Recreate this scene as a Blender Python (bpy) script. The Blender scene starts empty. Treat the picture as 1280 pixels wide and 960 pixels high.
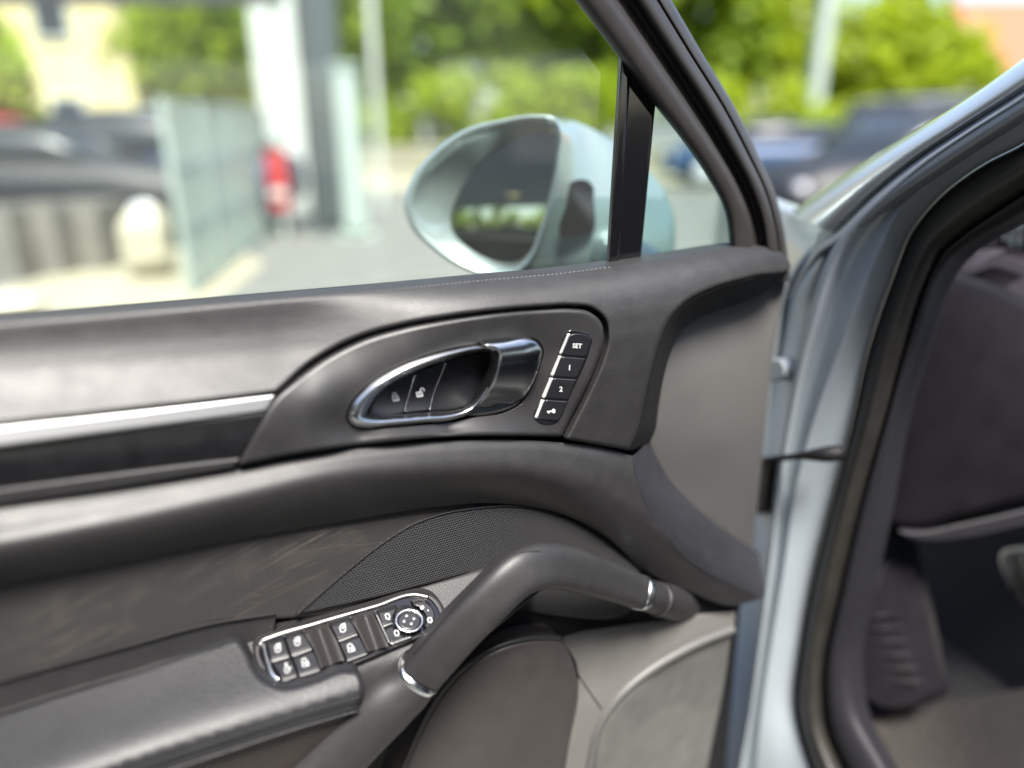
import bpy, bmesh, math, random
import numpy as np
from mathutils import Vector, Matrix
from mathutils.geometry import delaunay_2d_cdt
from mathutils.bvhtree import BVHTree
random.seed(7); rng = np.random.default_rng(7)
scn = bpy.context.scene
COL = scn.collection

# ------------------------------------------------------------------ camera
FPX, PITCH, CZ = 887.0, math.radians(20.0), 1.30      # focal length in photo pixels (1280 wide), tilt, height
cam_d = bpy.data.cameras.new('camera'); cam = bpy.data.objects.new('camera', cam_d); COL.objects.link(cam)
cam.location = (0, 0, CZ); cam.rotation_euler = (math.pi/2 - PITCH, 0, 0)
cam_d.sensor_width = 36; cam_d.lens = FPX/1280*36; cam_d.clip_start = 0.02; cam_d.clip_end = 2000
cam_d.dof.use_dof = True; cam_d.dof.focus_distance = 0.84; cam_d.dof.aperture_fstop = 0.82
scn.camera = cam
# ------------------------------------------------------------------ sky, sun, exposure
SUN_EL, SUN_AZ = math.radians(63), math.radians(164)   # azimuth from +Y (clockwise seen from above): behind the camera
w = bpy.data.worlds.new('World'); scn.world = w; w.use_nodes = True
nt = w.node_tree; nt.nodes.clear()
sky = nt.nodes.new('ShaderNodeTexSky'); sky.sky_type = 'NISHITA'; sky.sun_disc = False
sky.sun_elevation = SUN_EL; sky.sun_rotation = SUN_AZ; sky.dust_density = 2.0; sky.air_density = 1.0
bg = nt.nodes.new('ShaderNodeBackground'); bg.inputs['Strength'].default_value = 0.09
wo = nt.nodes.new('ShaderNodeOutputWorld')
nt.links.new(sky.outputs[0], bg.inputs[0]); nt.links.new(bg.outputs[0], wo.inputs[0])
sl = bpy.data.lights.new('sun', 'SUN'); sl.energy = 3.4; sl.angle = math.radians(18); sl.color = (1, 0.955, 0.88)
so = bpy.data.objects.new('sun', sl); COL.objects.link(so)
sdir = Vector((math.sin(SUN_AZ)*math.cos(SUN_EL), math.cos(SUN_AZ)*math.cos(SUN_EL), math.sin(SUN_EL)))
so.rotation_euler = (-sdir).to_track_quat('-Z', 'Y').to_euler()
scn.view_settings.view_transform = 'Standard'; scn.view_settings.look = 'None'
scn.view_settings.gamma = 1; scn.view_settings.use_curve_mapping = False
scn.view_settings.exposure = 2.0
scn.render.engine = 'CYCLES'
scn.cycles.use_denoising = True
try: scn.cycles.denoiser = 'OPENIMAGEDENOISE'
except Exception: pass
scn.cycles.max_bounces = 8; scn.cycles.transparent_max_bounces = 16
scn.cycles.sample_clamp_indirect = 6; scn.cycles.caustics_reflective = False; scn.cycles.caustics_refractive = False

# ------------------------------------------------------------------ picture-to-place geometry
cp, sp = math.cos(PITCH), math.sin(PITCH)
def ray(x, y):
    x = np.asarray(x, float); y = np.asarray(y, float)
    a = (x-640)/FPX; b = (480-y)/FPX
    return np.stack([a, cp+b*sp, -sp+b*cp], -1)
class Plane:                     # an upright plane of the car; d = metres towards the viewer
    def __init__(s, p0, n): s.p0 = np.array(p0, float); s.n = np.array(n, float)
    def at(s, x, y, d):
        r = ray(x, y); c = s.p0 @ s.n - s.n[2]*CZ
        t = (c + np.asarray(d, float))/(r @ s.n)
        return r*t[..., None] + np.array([0, 0, CZ])
DOOR = Plane((-.434, .584, 1.145), (.4488, -.8937, 0))
SIDE = Plane((.43, 1.06, 1), (-.954, -.30, 0))
INNER = Plane((.43+.954*.065, 1.06+.30*.065, 1), (-.954, -.30, 0))
class Depth:                     # plane square to the lens axis, d = depth
    def at(s, x, y, d):
        return ray(x, y)*np.asarray(d, float)[..., None] + np.array([0, 0, CZ])
ZD = Depth()
def gp(x, y):                    # point of the ground seen at a pixel
    r = ray(x, y); t = -CZ/r[2]; return Vector(r*t + np.array([0, 0, CZ]))
def hz(x, y, Y):                 # point at world distance Y seen at a pixel
    r = ray(x, y); t = Y/r[1]; return Vector(r*t + np.array([0, 0, CZ]))

# ------------------------------------------------------------------ materials
M = {}
def mat(name, col, rough=.5, metal=0, noise=None, bump=None, spec=.5, coat=0, var=0, vscale=30, aniso=0, trans=0, dust=0):
    m = bpy.data.materials.new(name); m.use_nodes = True; n = m.node_tree; b = n.nodes['Principled BSDF']
    b.inputs['Base Color'].default_value = (*col, 1); b.inputs['Roughness'].default_value = rough
    b.inputs['Metallic'].default_value = metal; b.inputs['Specular IOR Level'].default_value = spec
    b.inputs['Coat Weight'].default_value = coat; b.inputs['Coat Roughness'].default_value = .05
    b.inputs['Anisotropic'].default_value = aniso
    tc = n.nodes.new('ShaderNodeTexCoord')
    if var:
        t = n.nodes.new('ShaderNodeTexNoise'); t.inputs['Scale'].default_value = vscale; t.inputs['Detail'].default_value = 6
        n.links.new(tc.outputs['Object'], t.inputs['Vector'])
        r = n.nodes.new('ShaderNodeMapRange'); r.inputs[1].default_value = .3; r.inputs[2].default_value = .7
        r.inputs[3].default_value = 1-var; r.inputs[4].default_value = 1+var
        n.links.new(t.outputs[0], r.inputs[0])
        x = n.nodes.new('ShaderNodeVectorMath'); x.operation = 'SCALE'; x.inputs[0].default_value = col
        n.links.new(r.outputs[0], x.inputs['Scale']); n.links.new(x.outputs[0], b.inputs['Base Color'])
        r2 = n.nodes.new('ShaderNodeMapRange'); r2.inputs[1].default_value = .3; r2.inputs[2].default_value = .7
        r2.inputs[3].default_value = max(0, rough*(1-var*.6)); r2.inputs[4].default_value = min(1, rough*(1+var*.6))
        n.links.new(t.outputs[0], r2.inputs[0]); n.links.new(r2.outputs[0], b.inputs['Roughness'])
    if dust:                       # sparse pale specks and faint smudges lying on the surface
        vo = n.nodes.new('ShaderNodeTexVoronoi'); vo.inputs['Scale'].default_value = 150; n.links.new(tc.outputs['Object'], vo.inputs['Vector'])
        sp_ = n.nodes.new('ShaderNodeMapRange'); sp_.inputs[1].default_value = .10; sp_.inputs[2].default_value = .05; n.links.new(vo.outputs['Distance'], sp_.inputs[0])
        sx_ = n.nodes.new('ShaderNodeSeparateColor'); n.links.new(vo.outputs['Color'], sx_.inputs[0])
        gt = n.nodes.new('ShaderNodeMath'); gt.operation = 'GREATER_THAN'; gt.inputs[1].default_value = .86; n.links.new(sx_.outputs[0], gt.inputs[0])
        mu = n.nodes.new('ShaderNodeMath'); mu.operation = 'MULTIPLY'; n.links.new(sp_.outputs[0], mu.inputs[0]); n.links.new(gt.outputs[0], mu.inputs[1])
        sm = n.nodes.new('ShaderNodeTexNoise'); sm.inputs['Scale'].default_value = 18; sm.inputs['Detail'].default_value = 8; sm.inputs['Roughness'].default_value = .7; n.links.new(tc.outputs['Object'], sm.inputs['Vector'])
        s2 = n.nodes.new('ShaderNodeMapRange'); s2.inputs[1].default_value = .52; s2.inputs[2].default_value = .8; s2.inputs[4].default_value = .05; n.links.new(sm.outputs[0], s2.inputs[0])
        ad = n.nodes.new('ShaderNodeMath'); ad.operation = 'ADD'; ad.use_clamp = True; n.links.new(mu.outputs[0], ad.inputs[0]); n.links.new(s2.outputs[0], ad.inputs[1])
        fm = n.nodes.new('ShaderNodeMath'); fm.operation = 'MULTIPLY'; fm.inputs[1].default_value = dust; n.links.new(ad.outputs[0], fm.inputs[0])
        mxd = n.nodes.new('ShaderNodeMix'); mxd.data_type = 'RGBA'; n.links.new(fm.outputs[0], mxd.inputs[0]); mxd.inputs[7].default_value = (.22, .21, .19, 1)
        src = b.inputs['Base Color'].links[0].from_socket if b.inputs['Base Color'].links else None
        if src: n.links.new(src, mxd.inputs[6])
        else: mxd.inputs[6].default_value = (*col, 1)
        n.links.new(mxd.outputs[2], b.inputs['Base Color'])
    if bump:
        sc, st, ds = bump
        t2 = n.nodes.new('ShaderNodeTexNoise'); t2.inputs['Scale'].default_value = sc; t2.inputs['Detail'].default_value = 3
        n.links.new(tc.outputs['Object'], t2.inputs['Vector'])
        bp = n.nodes.new('ShaderNodeBump'); bp.inputs['Strength'].default_value = st; bp.inputs['Distance'].default_value = ds
        n.links.new(t2.outputs[0], bp.inputs['Height']); n.links.new(bp.outputs[0], b.inputs['Normal'])
    if trans:
        tr = n.nodes.new('ShaderNodeBsdfTranslucent'); tr.inputs[0].default_value = (col[0]*1.6, col[1]*1.5, col[2]*.7, 1)
        mx = n.nodes.new('ShaderNodeMixShader'); mx.inputs[0].default_value = trans
        n.links.new(b.outputs[0], mx.inputs[1]); n.links.new(tr.outputs[0], mx.inputs[2])
        n.links.new(mx.outputs[0], n.nodes['Material Output'].inputs[0])
    M[name] = m; return m
LB = (520, .36, .0008)
mat('soft_trim', (.0205, .0199, .0206), .47, spec=.46, bump=LB, var=.10, vscale=45, dust=.5)
mat('bezel_plastic', (.0185, .0178, .0185), .43, bump=(900, .2, .0005), var=.08, vscale=40, dust=.35)
mat('brown_trim', (.030, .0245, .022), .45, bump=(900, .15, .0005), var=.12, vscale=30)
mat('dark_trim', (.0075, .0073, .0085), .6, spec=.28, bump=LB, var=.1)
mat('shaded_trim', (.017, .0172, .021), .5, spec=.4, bump=LB, var=.12, vscale=60, dust=.3)  # trim colour made darker and bluer for a face in shade
mat('scratch', (.085, .078, .068), .7)
mat('hinge_silver', (.62, .62, .61), .35, .35)
mat('icon_print', (.9, .9, .9), .6)
mat('leather', (.0145, .0147, .0165), .47, bump=(420, .5, .0012), var=.10, vscale=25, dust=.4)
mat('endcap', (.085, .084, .082), .50, bump=(800, .15, .0005), var=.04, vscale=14, dust=.5)
mat('pocket_trim', (.040, .035, .0335), .5, bump=(900, .2, .0005), var=.10, vscale=30, dust=.4)
mat('speaker_cloth', (.10, .102, .096), .6, bump=(900, .3, .0006), var=.12, vscale=30)
mat('lower_trim', (.122, .118, .111), .50, bump=(800, .15, .0005), var=.06, vscale=20, dust=.4)
mat('frame_trim', (.026, .024, .023), .48, bump=(900, .12, .0005), var=.08)
mat('gloss_black', (.006, .006, .007), .10, coat=.5)
mat('piano_black', (.008, .008, .009), .22, var=.25, vscale=60)
mat('satin_dark', (.022, .020, .019), .34)
mat('button_black', (.010, .010, .012), .30, bump=(1500, .08, .0003))
mat('recess_black', (.010, .010, .012), .5, spec=.15)
mat('rubber', (.022, .0205, .018), .5, bump=(500, .3, .0008), var=.15)
mat('chrome', (.84, .86, .87), .19, 1)
mat('key_chrome', (.20, .20, .195), .35, 1)
mat('satin_chrome', (.62, .64, .65), .24, 1)
mat('brushed', (.42, .43, .44), .22, 1, aniso=.5)
mat('silver_strip', (.52, .525, .53), .42, 1)
mat('white_print', (.42, .43, .43), .6)
mat('thread', (.05, .048, .048), .6)
mat('thread_pale', (.16, .15, .14), .6)
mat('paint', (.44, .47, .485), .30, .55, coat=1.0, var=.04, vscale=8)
mat('shaded_jamb_paint', (.34, .385, .425), .42, .15, coat=.25, var=.04, vscale=8)  # shade painted in: body paint made darker and bluer for the jamb
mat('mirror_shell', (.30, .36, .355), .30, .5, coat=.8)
mat('mirror_reflection_tint', (.16, .23, .23), .35, .4, coat=.5)  # darker tone painting a window-glass reflection over the lower mirror
mat('mirror_glass', (.55, .58, .57), .015, 1)
mat('dash', (.0065, .0055, .0075), .6, spec=.16, bump=LB, var=.12, vscale=20)
mat('dash_top', (.012, .007, .010), .5, bump=LB, var=.1)
mat('pillar_trim', (.016, .0155, .019), .55, spec=.3, bump=LB)
mat('carpet', (.010, .009, .010), .95, bump=(300, .8, .003), var=.3, vscale=120)
mat('floor_mat', (.021, .0175, .015), .95, bump=(260, .9, .003), var=.35, vscale=60)
mat('pedal_metal', (.4, .38, .36), .35, 1)
# speaker grille: a fine hexagonal perforation (holes smaller than a pixel or two)
def grille_mat():
    m = mat('grille', (.045, .045, .047), .45); n = m.node_tree; b = n.nodes['Principled BSDF']
    uv = n.nodes.new('ShaderNodeUVMap'); uv.uv_map = 'UVMap'
    sx = n.nodes.new('ShaderNodeSeparateXYZ'); n.links.new(uv.outputs[0], sx.inputs[0])
    def mth(op, a, bb=None):
        q = n.nodes.new('ShaderNodeMath'); q.operation = op
        for i, v in enumerate((a, bb)):
            if v is None: continue
            if isinstance(v, (int, float)): q.inputs[i].default_value = v
            else: n.links.new(v, q.inputs[i])
        return q.outputs[0]
    P = .0034; RP = P*math.sqrt(3)
    def dots(ox, oy):
        fx = mth('SUBTRACT', mth('FRACT', mth('ADD', mth('DIVIDE', sx.outputs[0], P), ox)), .5)
        fy = mth('SUBTRACT', mth('FRACT', mth('ADD', mth('DIVIDE', sx.outputs[1], RP), oy)), .5)
        fx = mth('MULTIPLY', fx, P); fy = mth('MULTIPLY', fy, RP)
        return mth('SQRT', mth('ADD', mth('MULTIPLY', fx, fx), mth('MULTIPLY', fy, fy)))
    dd = mth('MINIMUM', dots(0, 0), dots(.5, .5))
    mr = n.nodes.new('ShaderNodeMapRange'); mr.interpolation_type = 'SMOOTHSTEP'
    mr.inputs[1].default_value = P*.24; mr.inputs[2].default_value = P*.38
    n.links.new(dd, mr.inputs[0])
    mx = n.nodes.new('ShaderNodeMix'); mx.data_type = 'RGBA'
    n.links.new(mr.outputs[0], mx.inputs[0]); mx.inputs[6].default_value = (.003, .003, .003, 1); mx.inputs[7].default_value = (.036, .036, .038, 1)
    n.links.new(mx.outputs[2], b.inputs['Base Color'])
    bp = n.nodes.new('ShaderNodeBump'); bp.inputs['Strength'].default_value = .8; bp.inputs['Distance'].default_value = .001
    n.links.new(mr.outputs[0], bp.inputs['Height']); n.links.new(bp.outputs[0], b.inputs['Normal'])
grille_mat()
# scuffed lower door card: rub marks and dusty smears with a shape of their own
def scuffed_mat():
    m = mat('scuffed', (.040, .036, .034), .5); n = m.node_tree; b = n.nodes['Principled BSDF']
    uv = n.nodes.new('ShaderNodeUVMap'); uv.uv_map = 'UVMap'
    def noise(sx, sy, rot, detail=4, off=0):
        mp = n.nodes.new('ShaderNodeMapping'); mp.inputs['Scale'].default_value = (sx, sy, 1); mp.inputs['Rotation'].default_value[2] = rot
        mp.inputs['Location'].default_value = (off, off, 0)
        vr = n.nodes.new('ShaderNodeVectorRotate'); vr.inputs['Angle'].default_value = rot; vr.rotation_type = 'Z_AXIS'
        n.links.new(uv.outputs[0], vr.inputs[0]); n.links.new(vr.outputs[0], mp.inputs[0]); mp.inputs['Rotation'].default_value[2] = 0
        t = n.nodes.new('ShaderNodeTexNoise'); t.inputs['Detail'].default_value = detail; t.inputs['Scale'].default_value = 1
        t.inputs['Distortion'].default_value = .6
        n.links.new(mp.outputs[0], t.inputs[0]); return t.outputs[0]
    def rng_(s, a, bb, lo=0, hi=1):
        r = n.nodes.new('ShaderNodeMapRange'); r.inputs[1].default_value = a; r.inputs[2].default_value = bb
        r.inputs[3].default_value = lo; r.inputs[4].default_value = hi; n.links.new(s, r.inputs[0]); return r.outputs[0]
    def mul(a, bb, op='MULTIPLY'):
        q = n.nodes.new('ShaderNodeMath'); q.operation = op; q.use_clamp = True
        n.links.new(a, q.inputs[0])
        if isinstance(bb, (int, float)): q.inputs[1].default_value = bb
        else: n.links.new(bb, q.inputs[1])
        return q.outputs[0]
    st1 = rng_(noise(9, 520, -.30, 5), .57, .72)
    st2 = rng_(noise(8, 420, -.42, 5, 3.1), .58, .74)
    area = rng_(noise(9, 14, 0, 2, 1.7), .45, .62)
    area2 = rng_(noise(11, 20, .2, 2, 7.7), .50, .66)
    dust = rng_(noise(22, 30, 0, 6, 5.3), .50, .80, 0, .10)
    vert = rng_(noise(160, 12, 0, 3, 9.0), .58, .75, 0, .08)
    s = mul(mul(st1, area), .55)
    s = mul(s, dust, 'ADD'); s = mul(s, mul(vert, area), 'ADD')
    mx = n.nodes.new('ShaderNodeMix'); mx.data_type = 'RGBA'; n.links.new(s, mx.inputs[0])
    mx.inputs[6].default_value = (.031, .0288, .028, 1); mx.inputs[7].default_value = (.19, .172, .150, 1)
    n.links.new(mx.outputs[2], b.inputs['Base Color'])
    n.links.new(rng_(s, 0, 1, .46, .75), b.inputs['Roughness'])
    t2 = n.nodes.new('ShaderNodeTexNoise'); t2.inputs['Scale'].default_value = 900; tc = n.nodes.new('ShaderNodeTexCoord')
    n.links.new(tc.outputs['Object'], t2.inputs[0])
    bp = n.nodes.new('ShaderNodeBump'); bp.inputs['Strength'].default_value = .18; bp.inputs['Distance'].default_value = .0005
    n.links.new(t2.outputs[0], bp.inputs['Height']); n.links.new(bp.outputs[0], b.inputs['Normal'])
scuffed_mat()
def glass_mat(name, tint, refl, film=.022):
    m = bpy.data.materials.new(name); m.use_nodes = True; n = m.node_tree; n.nodes.clear()
    o = n.nodes.new('ShaderNodeOutputMaterial'); t = n.nodes.new('ShaderNodeBsdfTransparent'); t.inputs[0].default_value = (*tint, 1)
    g = n.nodes.new('ShaderNodeBsdfGlossy'); g.inputs['Roughness'].default_value = .01
    ge = n.nodes.new('ShaderNodeNewGeometry')
    def mth(op, a, b=None):
        q = n.nodes.new('ShaderNodeMath'); q.operation = op
        for i, v in enumerate((a, b)):
            if v is None: continue
            if isinstance(v, (int, float)): q.inputs[i].default_value = v
            else: n.links.new(v, q.inputs[i])
        return q
    dt = n.nodes.new('ShaderNodeVectorMath'); dt.operation = 'DOT_PRODUCT'; n.links.new(ge.outputs['Normal'], dt.inputs[0]); n.links.new(ge.outputs['Incoming'], dt.inputs[1])
    f = mth('ADD', mth('MULTIPLY', mth('POWER', mth('SUBTRACT', 1.0, mth('ABSOLUTE', dt.outputs['Value']).outputs[0]).outputs[0], 5.0).outputs[0], .92).outputs[0], .06)   # thin pane: same from both sides
    q = n.nodes.new('ShaderNodeMath'); q.operation = 'MULTIPLY'; q.inputs[1].default_value = refl; n.links.new(f.outputs[0], q.inputs[0])
    mx = n.nodes.new('ShaderNodeMixShader'); n.links.new(q.outputs[0], mx.inputs[0])
    df = n.nodes.new('ShaderNodeBsdfDiffuse'); df.inputs[0].default_value = (.8, .86, .8, 1); m2 = n.nodes.new('ShaderNodeMixShader')
    tc = n.nodes.new('ShaderNodeTexCoord'); tn = n.nodes.new('ShaderNodeTexNoise'); tn.inputs['Scale'].default_value = 7; tn.inputs['Detail'].default_value = 5
    mr = n.nodes.new('ShaderNodeMapRange'); mr.inputs[3].default_value = film*.5; mr.inputs[4].default_value = film*1.5     # thin pale film painting in a hazy veil of reflections
    n.links.new(tc.outputs['Object'], tn.inputs[0]); n.links.new(tn.outputs[0], mr.inputs[0]); n.links.new(mr.outputs[0], m2.inputs[0])
    n.links.new(t.outputs[0], m2.inputs[1]); n.links.new(df.outputs[0], m2.inputs[2])
    n.links.new(m2.outputs[0], mx.inputs[1]); n.links.new(g.outputs[0], mx.inputs[2]); n.links.new(mx.outputs[0], o.inputs[0])
    M[name] = m
glass_mat('window_glass', (.86, .94, .90), 1.0)
glass_mat('quarter_glass', (.66, .80, .75), 1.0)

# ------------------------------------------------------------------ objects
def link(o, parent=None):
    COL.objects.link(o)
    if parent is not None:
        o.parent = parent; o.matrix_parent_inverse = Matrix.Translation(parent_loc(parent)).inverted()
    return o
def parent_loc(p): return Vector(p.location) if p.type == 'EMPTY' else Vector((0, 0, 0))
def thing(name, label, cat, loc, group=None):
    o = bpy.data.objects.new(name, None); o.location = loc; o.empty_display_size = .1; COL.objects.link(o)
    tag(o, label, cat, group); return o
def tag(o, label=None, cat=None, group=None, kind=None):
    if label: o['label'] = label
    if cat: o['category'] = cat
    if group: o['group'] = group
    if kind: o['kind'] = kind
    return o
def mesh(name, verts, faces, m, parent=None, smooth=True, normals=None):
    me = bpy.data.meshes.new(name); me.from_pydata([tuple(map(float, v)) for v in verts], [], [tuple(map(int, f)) for f in faces])
    if m: me.materials.append(M[m] if isinstance(m, str) else m)
    me.polygons.foreach_set('use_smooth', [smooth]*len(me.polygons)); me.update()
    if normals is not None: me.normals_split_custom_set_from_vertices([tuple(map(float, v)) for v in normals])
    o = bpy.data.objects.new(name, me); return link(o, parent)

def curve(pts, closed=True, step=4.0):
    """Catmull-Rom through points (x,y[,..numbers][,'c' for a sharp corner]), resampled at about step."""
    corner = [isinstance(p[-1], str) for p in pts]
    P = np.array([[float(v) for v in p if not isinstance(v, str)] for p in pts]); n = len(P); out = []
    for i in range(n if closed else n-1):
        a, b = i, (i+1) % n
        p1, p2 = P[a], P[b]
        prev = P[(a-1) % n] if (closed or a > 0) else 2*p1-p2
        nxt = P[(b+1) % n] if (closed or b < n-1) else 2*p2-p1
        L = np.linalg.norm((p2-p1)[:2]) + 1e-9
        def tang(pa, pb, pc):
            la = np.linalg.norm((pb-pa)[:2])+1e-9; lc = np.linalg.norm((pc-pb)[:2])+1e-9
            return ((pb-pa)/la*lc + (pc-pb)/lc*la)/(la+lc)
        t1 = (p2-p1)/L if corner[a] else tang(prev, p1, p2)
        t2 = (p2-p1)/L if corner[b] else tang(p1, p2, nxt)
        k = max(1, int(round(L/step)))
        for j in range(k):
            u = j/k; h1 = 2*u**3-3*u*u+1; h2 = u**3-2*u*u+u; h3 = -2*u**3+3*u*u; h4 = u**3-u*u
            out.append(h1*p1+h2*L*t1+h3*p2+h4*L*t2)
    if not closed: out.append(P[-1])
    return np.array(out)
def tps(ctrl):
    C = np.array(ctrl, float); X = C[:, :2]/200; n = len(C)
    def K(a, b):
        r2 = ((a[:, None]-b[None])**2).sum(-1); return np.where(r2 > 1e-12, r2*np.log(r2+1e-12), 0)
    A = np.zeros((n+3, n+3)); A[:n, :n] = K(X, X)+np.eye(n)*1e-3; A[:n, n] = 1; A[:n, n+1:] = X; A[n, :n] = 1; A[n+1:, :n] = X.T
    s = np.linalg.solve(A, np.r_[C[:, 2], 0, 0, 0])
    def f(x, y):
        q = np.stack([np.asarray(x, float), np.asarray(y, float)], -1)/200
        return K(q, X) @ s[:n] + s[n] + q @ s[n+1:]
    return f
def const(v): return lambda x, y: np.full(np.shape(x), float(v))
def segdist(p, poly):
    a = poly; b = np.roll(poly, -1, 0); best = np.full(len(p), 1e9); vec = np.zeros((len(p), 2))
    for i in range(0, len(p), 4000):
        q = p[i:i+4000, None]; ab = (b-a)[None]; t = ((q-a[None])*ab).sum(-1)/((ab**2).sum(-1)+1e-12); t = np.clip(t, 0, 1)
        v = q-(a[None]+ab*t[..., None]); d = np.sqrt((v**2).sum(-1)); j = d.argmin(1); k = np.arange(len(j))
        best[i:i+4000] = d[k, j]; vec[i:i+4000] = v[k, j]
    return best, vec
def inside(p, poly):
    x, y = p[:, 0], p[:, 1]; c = np.zeros(len(p), bool); n = len(poly)
    for i in range(n):
        x1, y1 = poly[i]; x2, y2 = poly[(i+1) % n]
        if y1 == y2: continue
        m = ((y1 > y) != (y2 > y)) & (x < (x2-x1)*(y-y1)/(y2-y1)+x1); c ^= m
    return c
def patch(name, outline, dfun, m, parent, fr=DOOR, step=8, r=4, rd=.003, th=.012, cstep=4, uv=False, extra=None):
    """Solid-looking sheet: traced outline, its own relief d(x,y), edges rolled over radius r (px) by rd (m), skirt th deep."""
    if not callable(dfun): dfun = const(dfun)
    O = curve(outline, True, cstep)[:, :2]; n = len(O)
    area = .5*np.sum(O[:, 0]*np.roll(O[:, 1], -1)-np.roll(O[:, 0], -1)*O[:, 1])
    if area < 0: O = O[::-1].copy(); area = -area
    tg = np.roll(O, -1, 0)-np.roll(O, 1, 0); tg /= np.linalg.norm(tg, axis=1)[:, None]+1e-9
    nin = np.stack([-tg[:, 1], tg[:, 0]], -1)
    pts = []
    for f in (.08, .22, .45, .75, 1.05):
        q = O+nin*r*f; d, _ = segdist(q, O); pts.append(q[(d > r*f*.93) & inside(q, O)])
    x0, y0 = O.min(0); x1, y1 = O.max(0); gx, gy = np.meshgrid(np.arange(x0, x1, step), np.arange(y0, y1, step))
    gx = gx+(np.arange(gx.shape[0])[:, None] % 2)*step*.5
    g = np.stack([gx.ravel(), gy.ravel()], -1); g = g[inside(g, O)]
    if len(g):
        d, _ = segdist(g, O); g = g[d > r*1.05+step*.45]
    if extra is not None:            # rows of points along an inner edge
        keep = np.ones(len(g), bool)
        for e in extra: keep &= segdist(g, e)[0] > 1.6
        g = np.concatenate([g[keep]]+list(extra))
    Q = np.concatenate([O]+pts+[g])
    vs, es, fs, *_ = delaunay_2d_cdt([Vector(p) for p in Q], [], [list(range(n))], 1, 1e-4)
    V = np.array([tuple(v) for v in vs]); fs = [tuple(f) for f in fs]
    di, vec = segdist(V, O); on = di < .02
    gdir = np.zeros_like(V); gdir[~on] = vec[~on]/di[~on][:, None]
    if on.any():
        j = ((V[on][:, None]-O[None])**2).sum(-1).argmin(1); gdir[on] = nin[j]
    u = np.clip(di/r, 0, 1); e = rd*(1-np.sqrt(np.clip(1-(1-u)**2, 0, 1)))
    u2 = np.clip(u, .03, 1); slope = rd/r*(1-u2)/np.sqrt(np.clip(1-(1-u2)**2, 1e-6, 1)); slope[u >= 1] = 0
    D0 = dfun(V[:, 0], V[:, 1]); D = D0-e; h = .5
    dx = (dfun(V[:, 0]+h, V[:, 1])-dfun(V[:, 0]-h, V[:, 1]))/(2*h)+slope*gdir[:, 0]
    dy = (dfun(V[:, 0], V[:, 1]+h)-dfun(V[:, 0], V[:, 1]-h))/(2*h)+slope*gdir[:, 1]
    if isinstance(fr, Depth): D = D0+e; sg = -1
    else: sg = 1
    if sg < 0: dx = dx-2*slope*gdir[:, 0]; dy = dy-2*slope*gdir[:, 1]
    P = fr.at(V[:, 0], V[:, 1], D)
    Px = fr.at(V[:, 0]+h, V[:, 1], D+h*dx)-fr.at(V[:, 0]-h, V[:, 1], D-h*dx)
    Py = fr.at(V[:, 0], V[:, 1]+h, D+h*dy)-fr.at(V[:, 0], V[:, 1]-h, D-h*dy)
    N = np.cross(Py, Px); N /= np.linalg.norm(N, axis=1)[:, None]
    view = P-np.array([0, 0, CZ]); N[(N*view).sum(1) > 0] *= -1
    F = []
    for f in fs:
        a, b, c = (P[i] for i in f[:3]); nn = np.cross(b-a, c-a)
        F.append(f if nn @ (a-np.array([0, 0, CZ])) < 0 else f[::-1])
    verts = [P]; normals = [N]; nv = len(P)
    if th:
        idx = {}
        for k, v in enumerate(V):
            if on[k]: idx[k] = None
        cnt = {}
        for f in F:
            for i in range(len(f)):
                k = (f[i], f[(i+1) % len(f)]); cnt[k] = cnt.get(k, 0)+1
        be = [k for k in cnt if (k[1], k[0]) not in cnt]
        bv = sorted({i for k in be for i in k}); mp = {v: i for i, v in enumerate(bv)}
        T = P[bv]; dth = -th if sg > 0 else th
        Bk = fr.at(V[bv][:, 0], V[bv][:, 1], D[bv]+dth)
        # push straight back along the surface direction, not along the view ray
        nrm = fr.n if isinstance(fr, Plane) else np.array([0, -cp, sp])
        Bk = T-nrm*th
        verts += [T, Bk]; z = np.zeros_like(T); normals += [z, z]; m1 = nv; m2 = nv+len(bv)
        for a, b in be: F.append((m1+mp[b], m1+mp[a], m2+mp[a], m2+mp[b]))
    o = mesh(name, np.concatenate(verts), F, m, parent, True, np.concatenate(normals))
    if uv:
        allv = np.concatenate(verts); U = np.array([.8937, .4488, 0])
        l = o.data.uv_layers.new(name='UVMap'); vi = np.zeros(len(o.data.loops), int); o.data.loops.foreach_get('vertex_index', vi)
        l.data.foreach_set('uv', np.stack([allv[vi] @ U, allv[vi][:, 2]], -1).ravel())
    return o
def resample(c, n):
    s = np.r_[0, np.cumsum(np.linalg.norm(np.diff(c[:, :2], axis=0), axis=1))]; t = np.linspace(0, s[-1], n)
    return np.stack([np.interp(t, s, c[:, k]) for k in range(c.shape[1])], -1)
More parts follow.
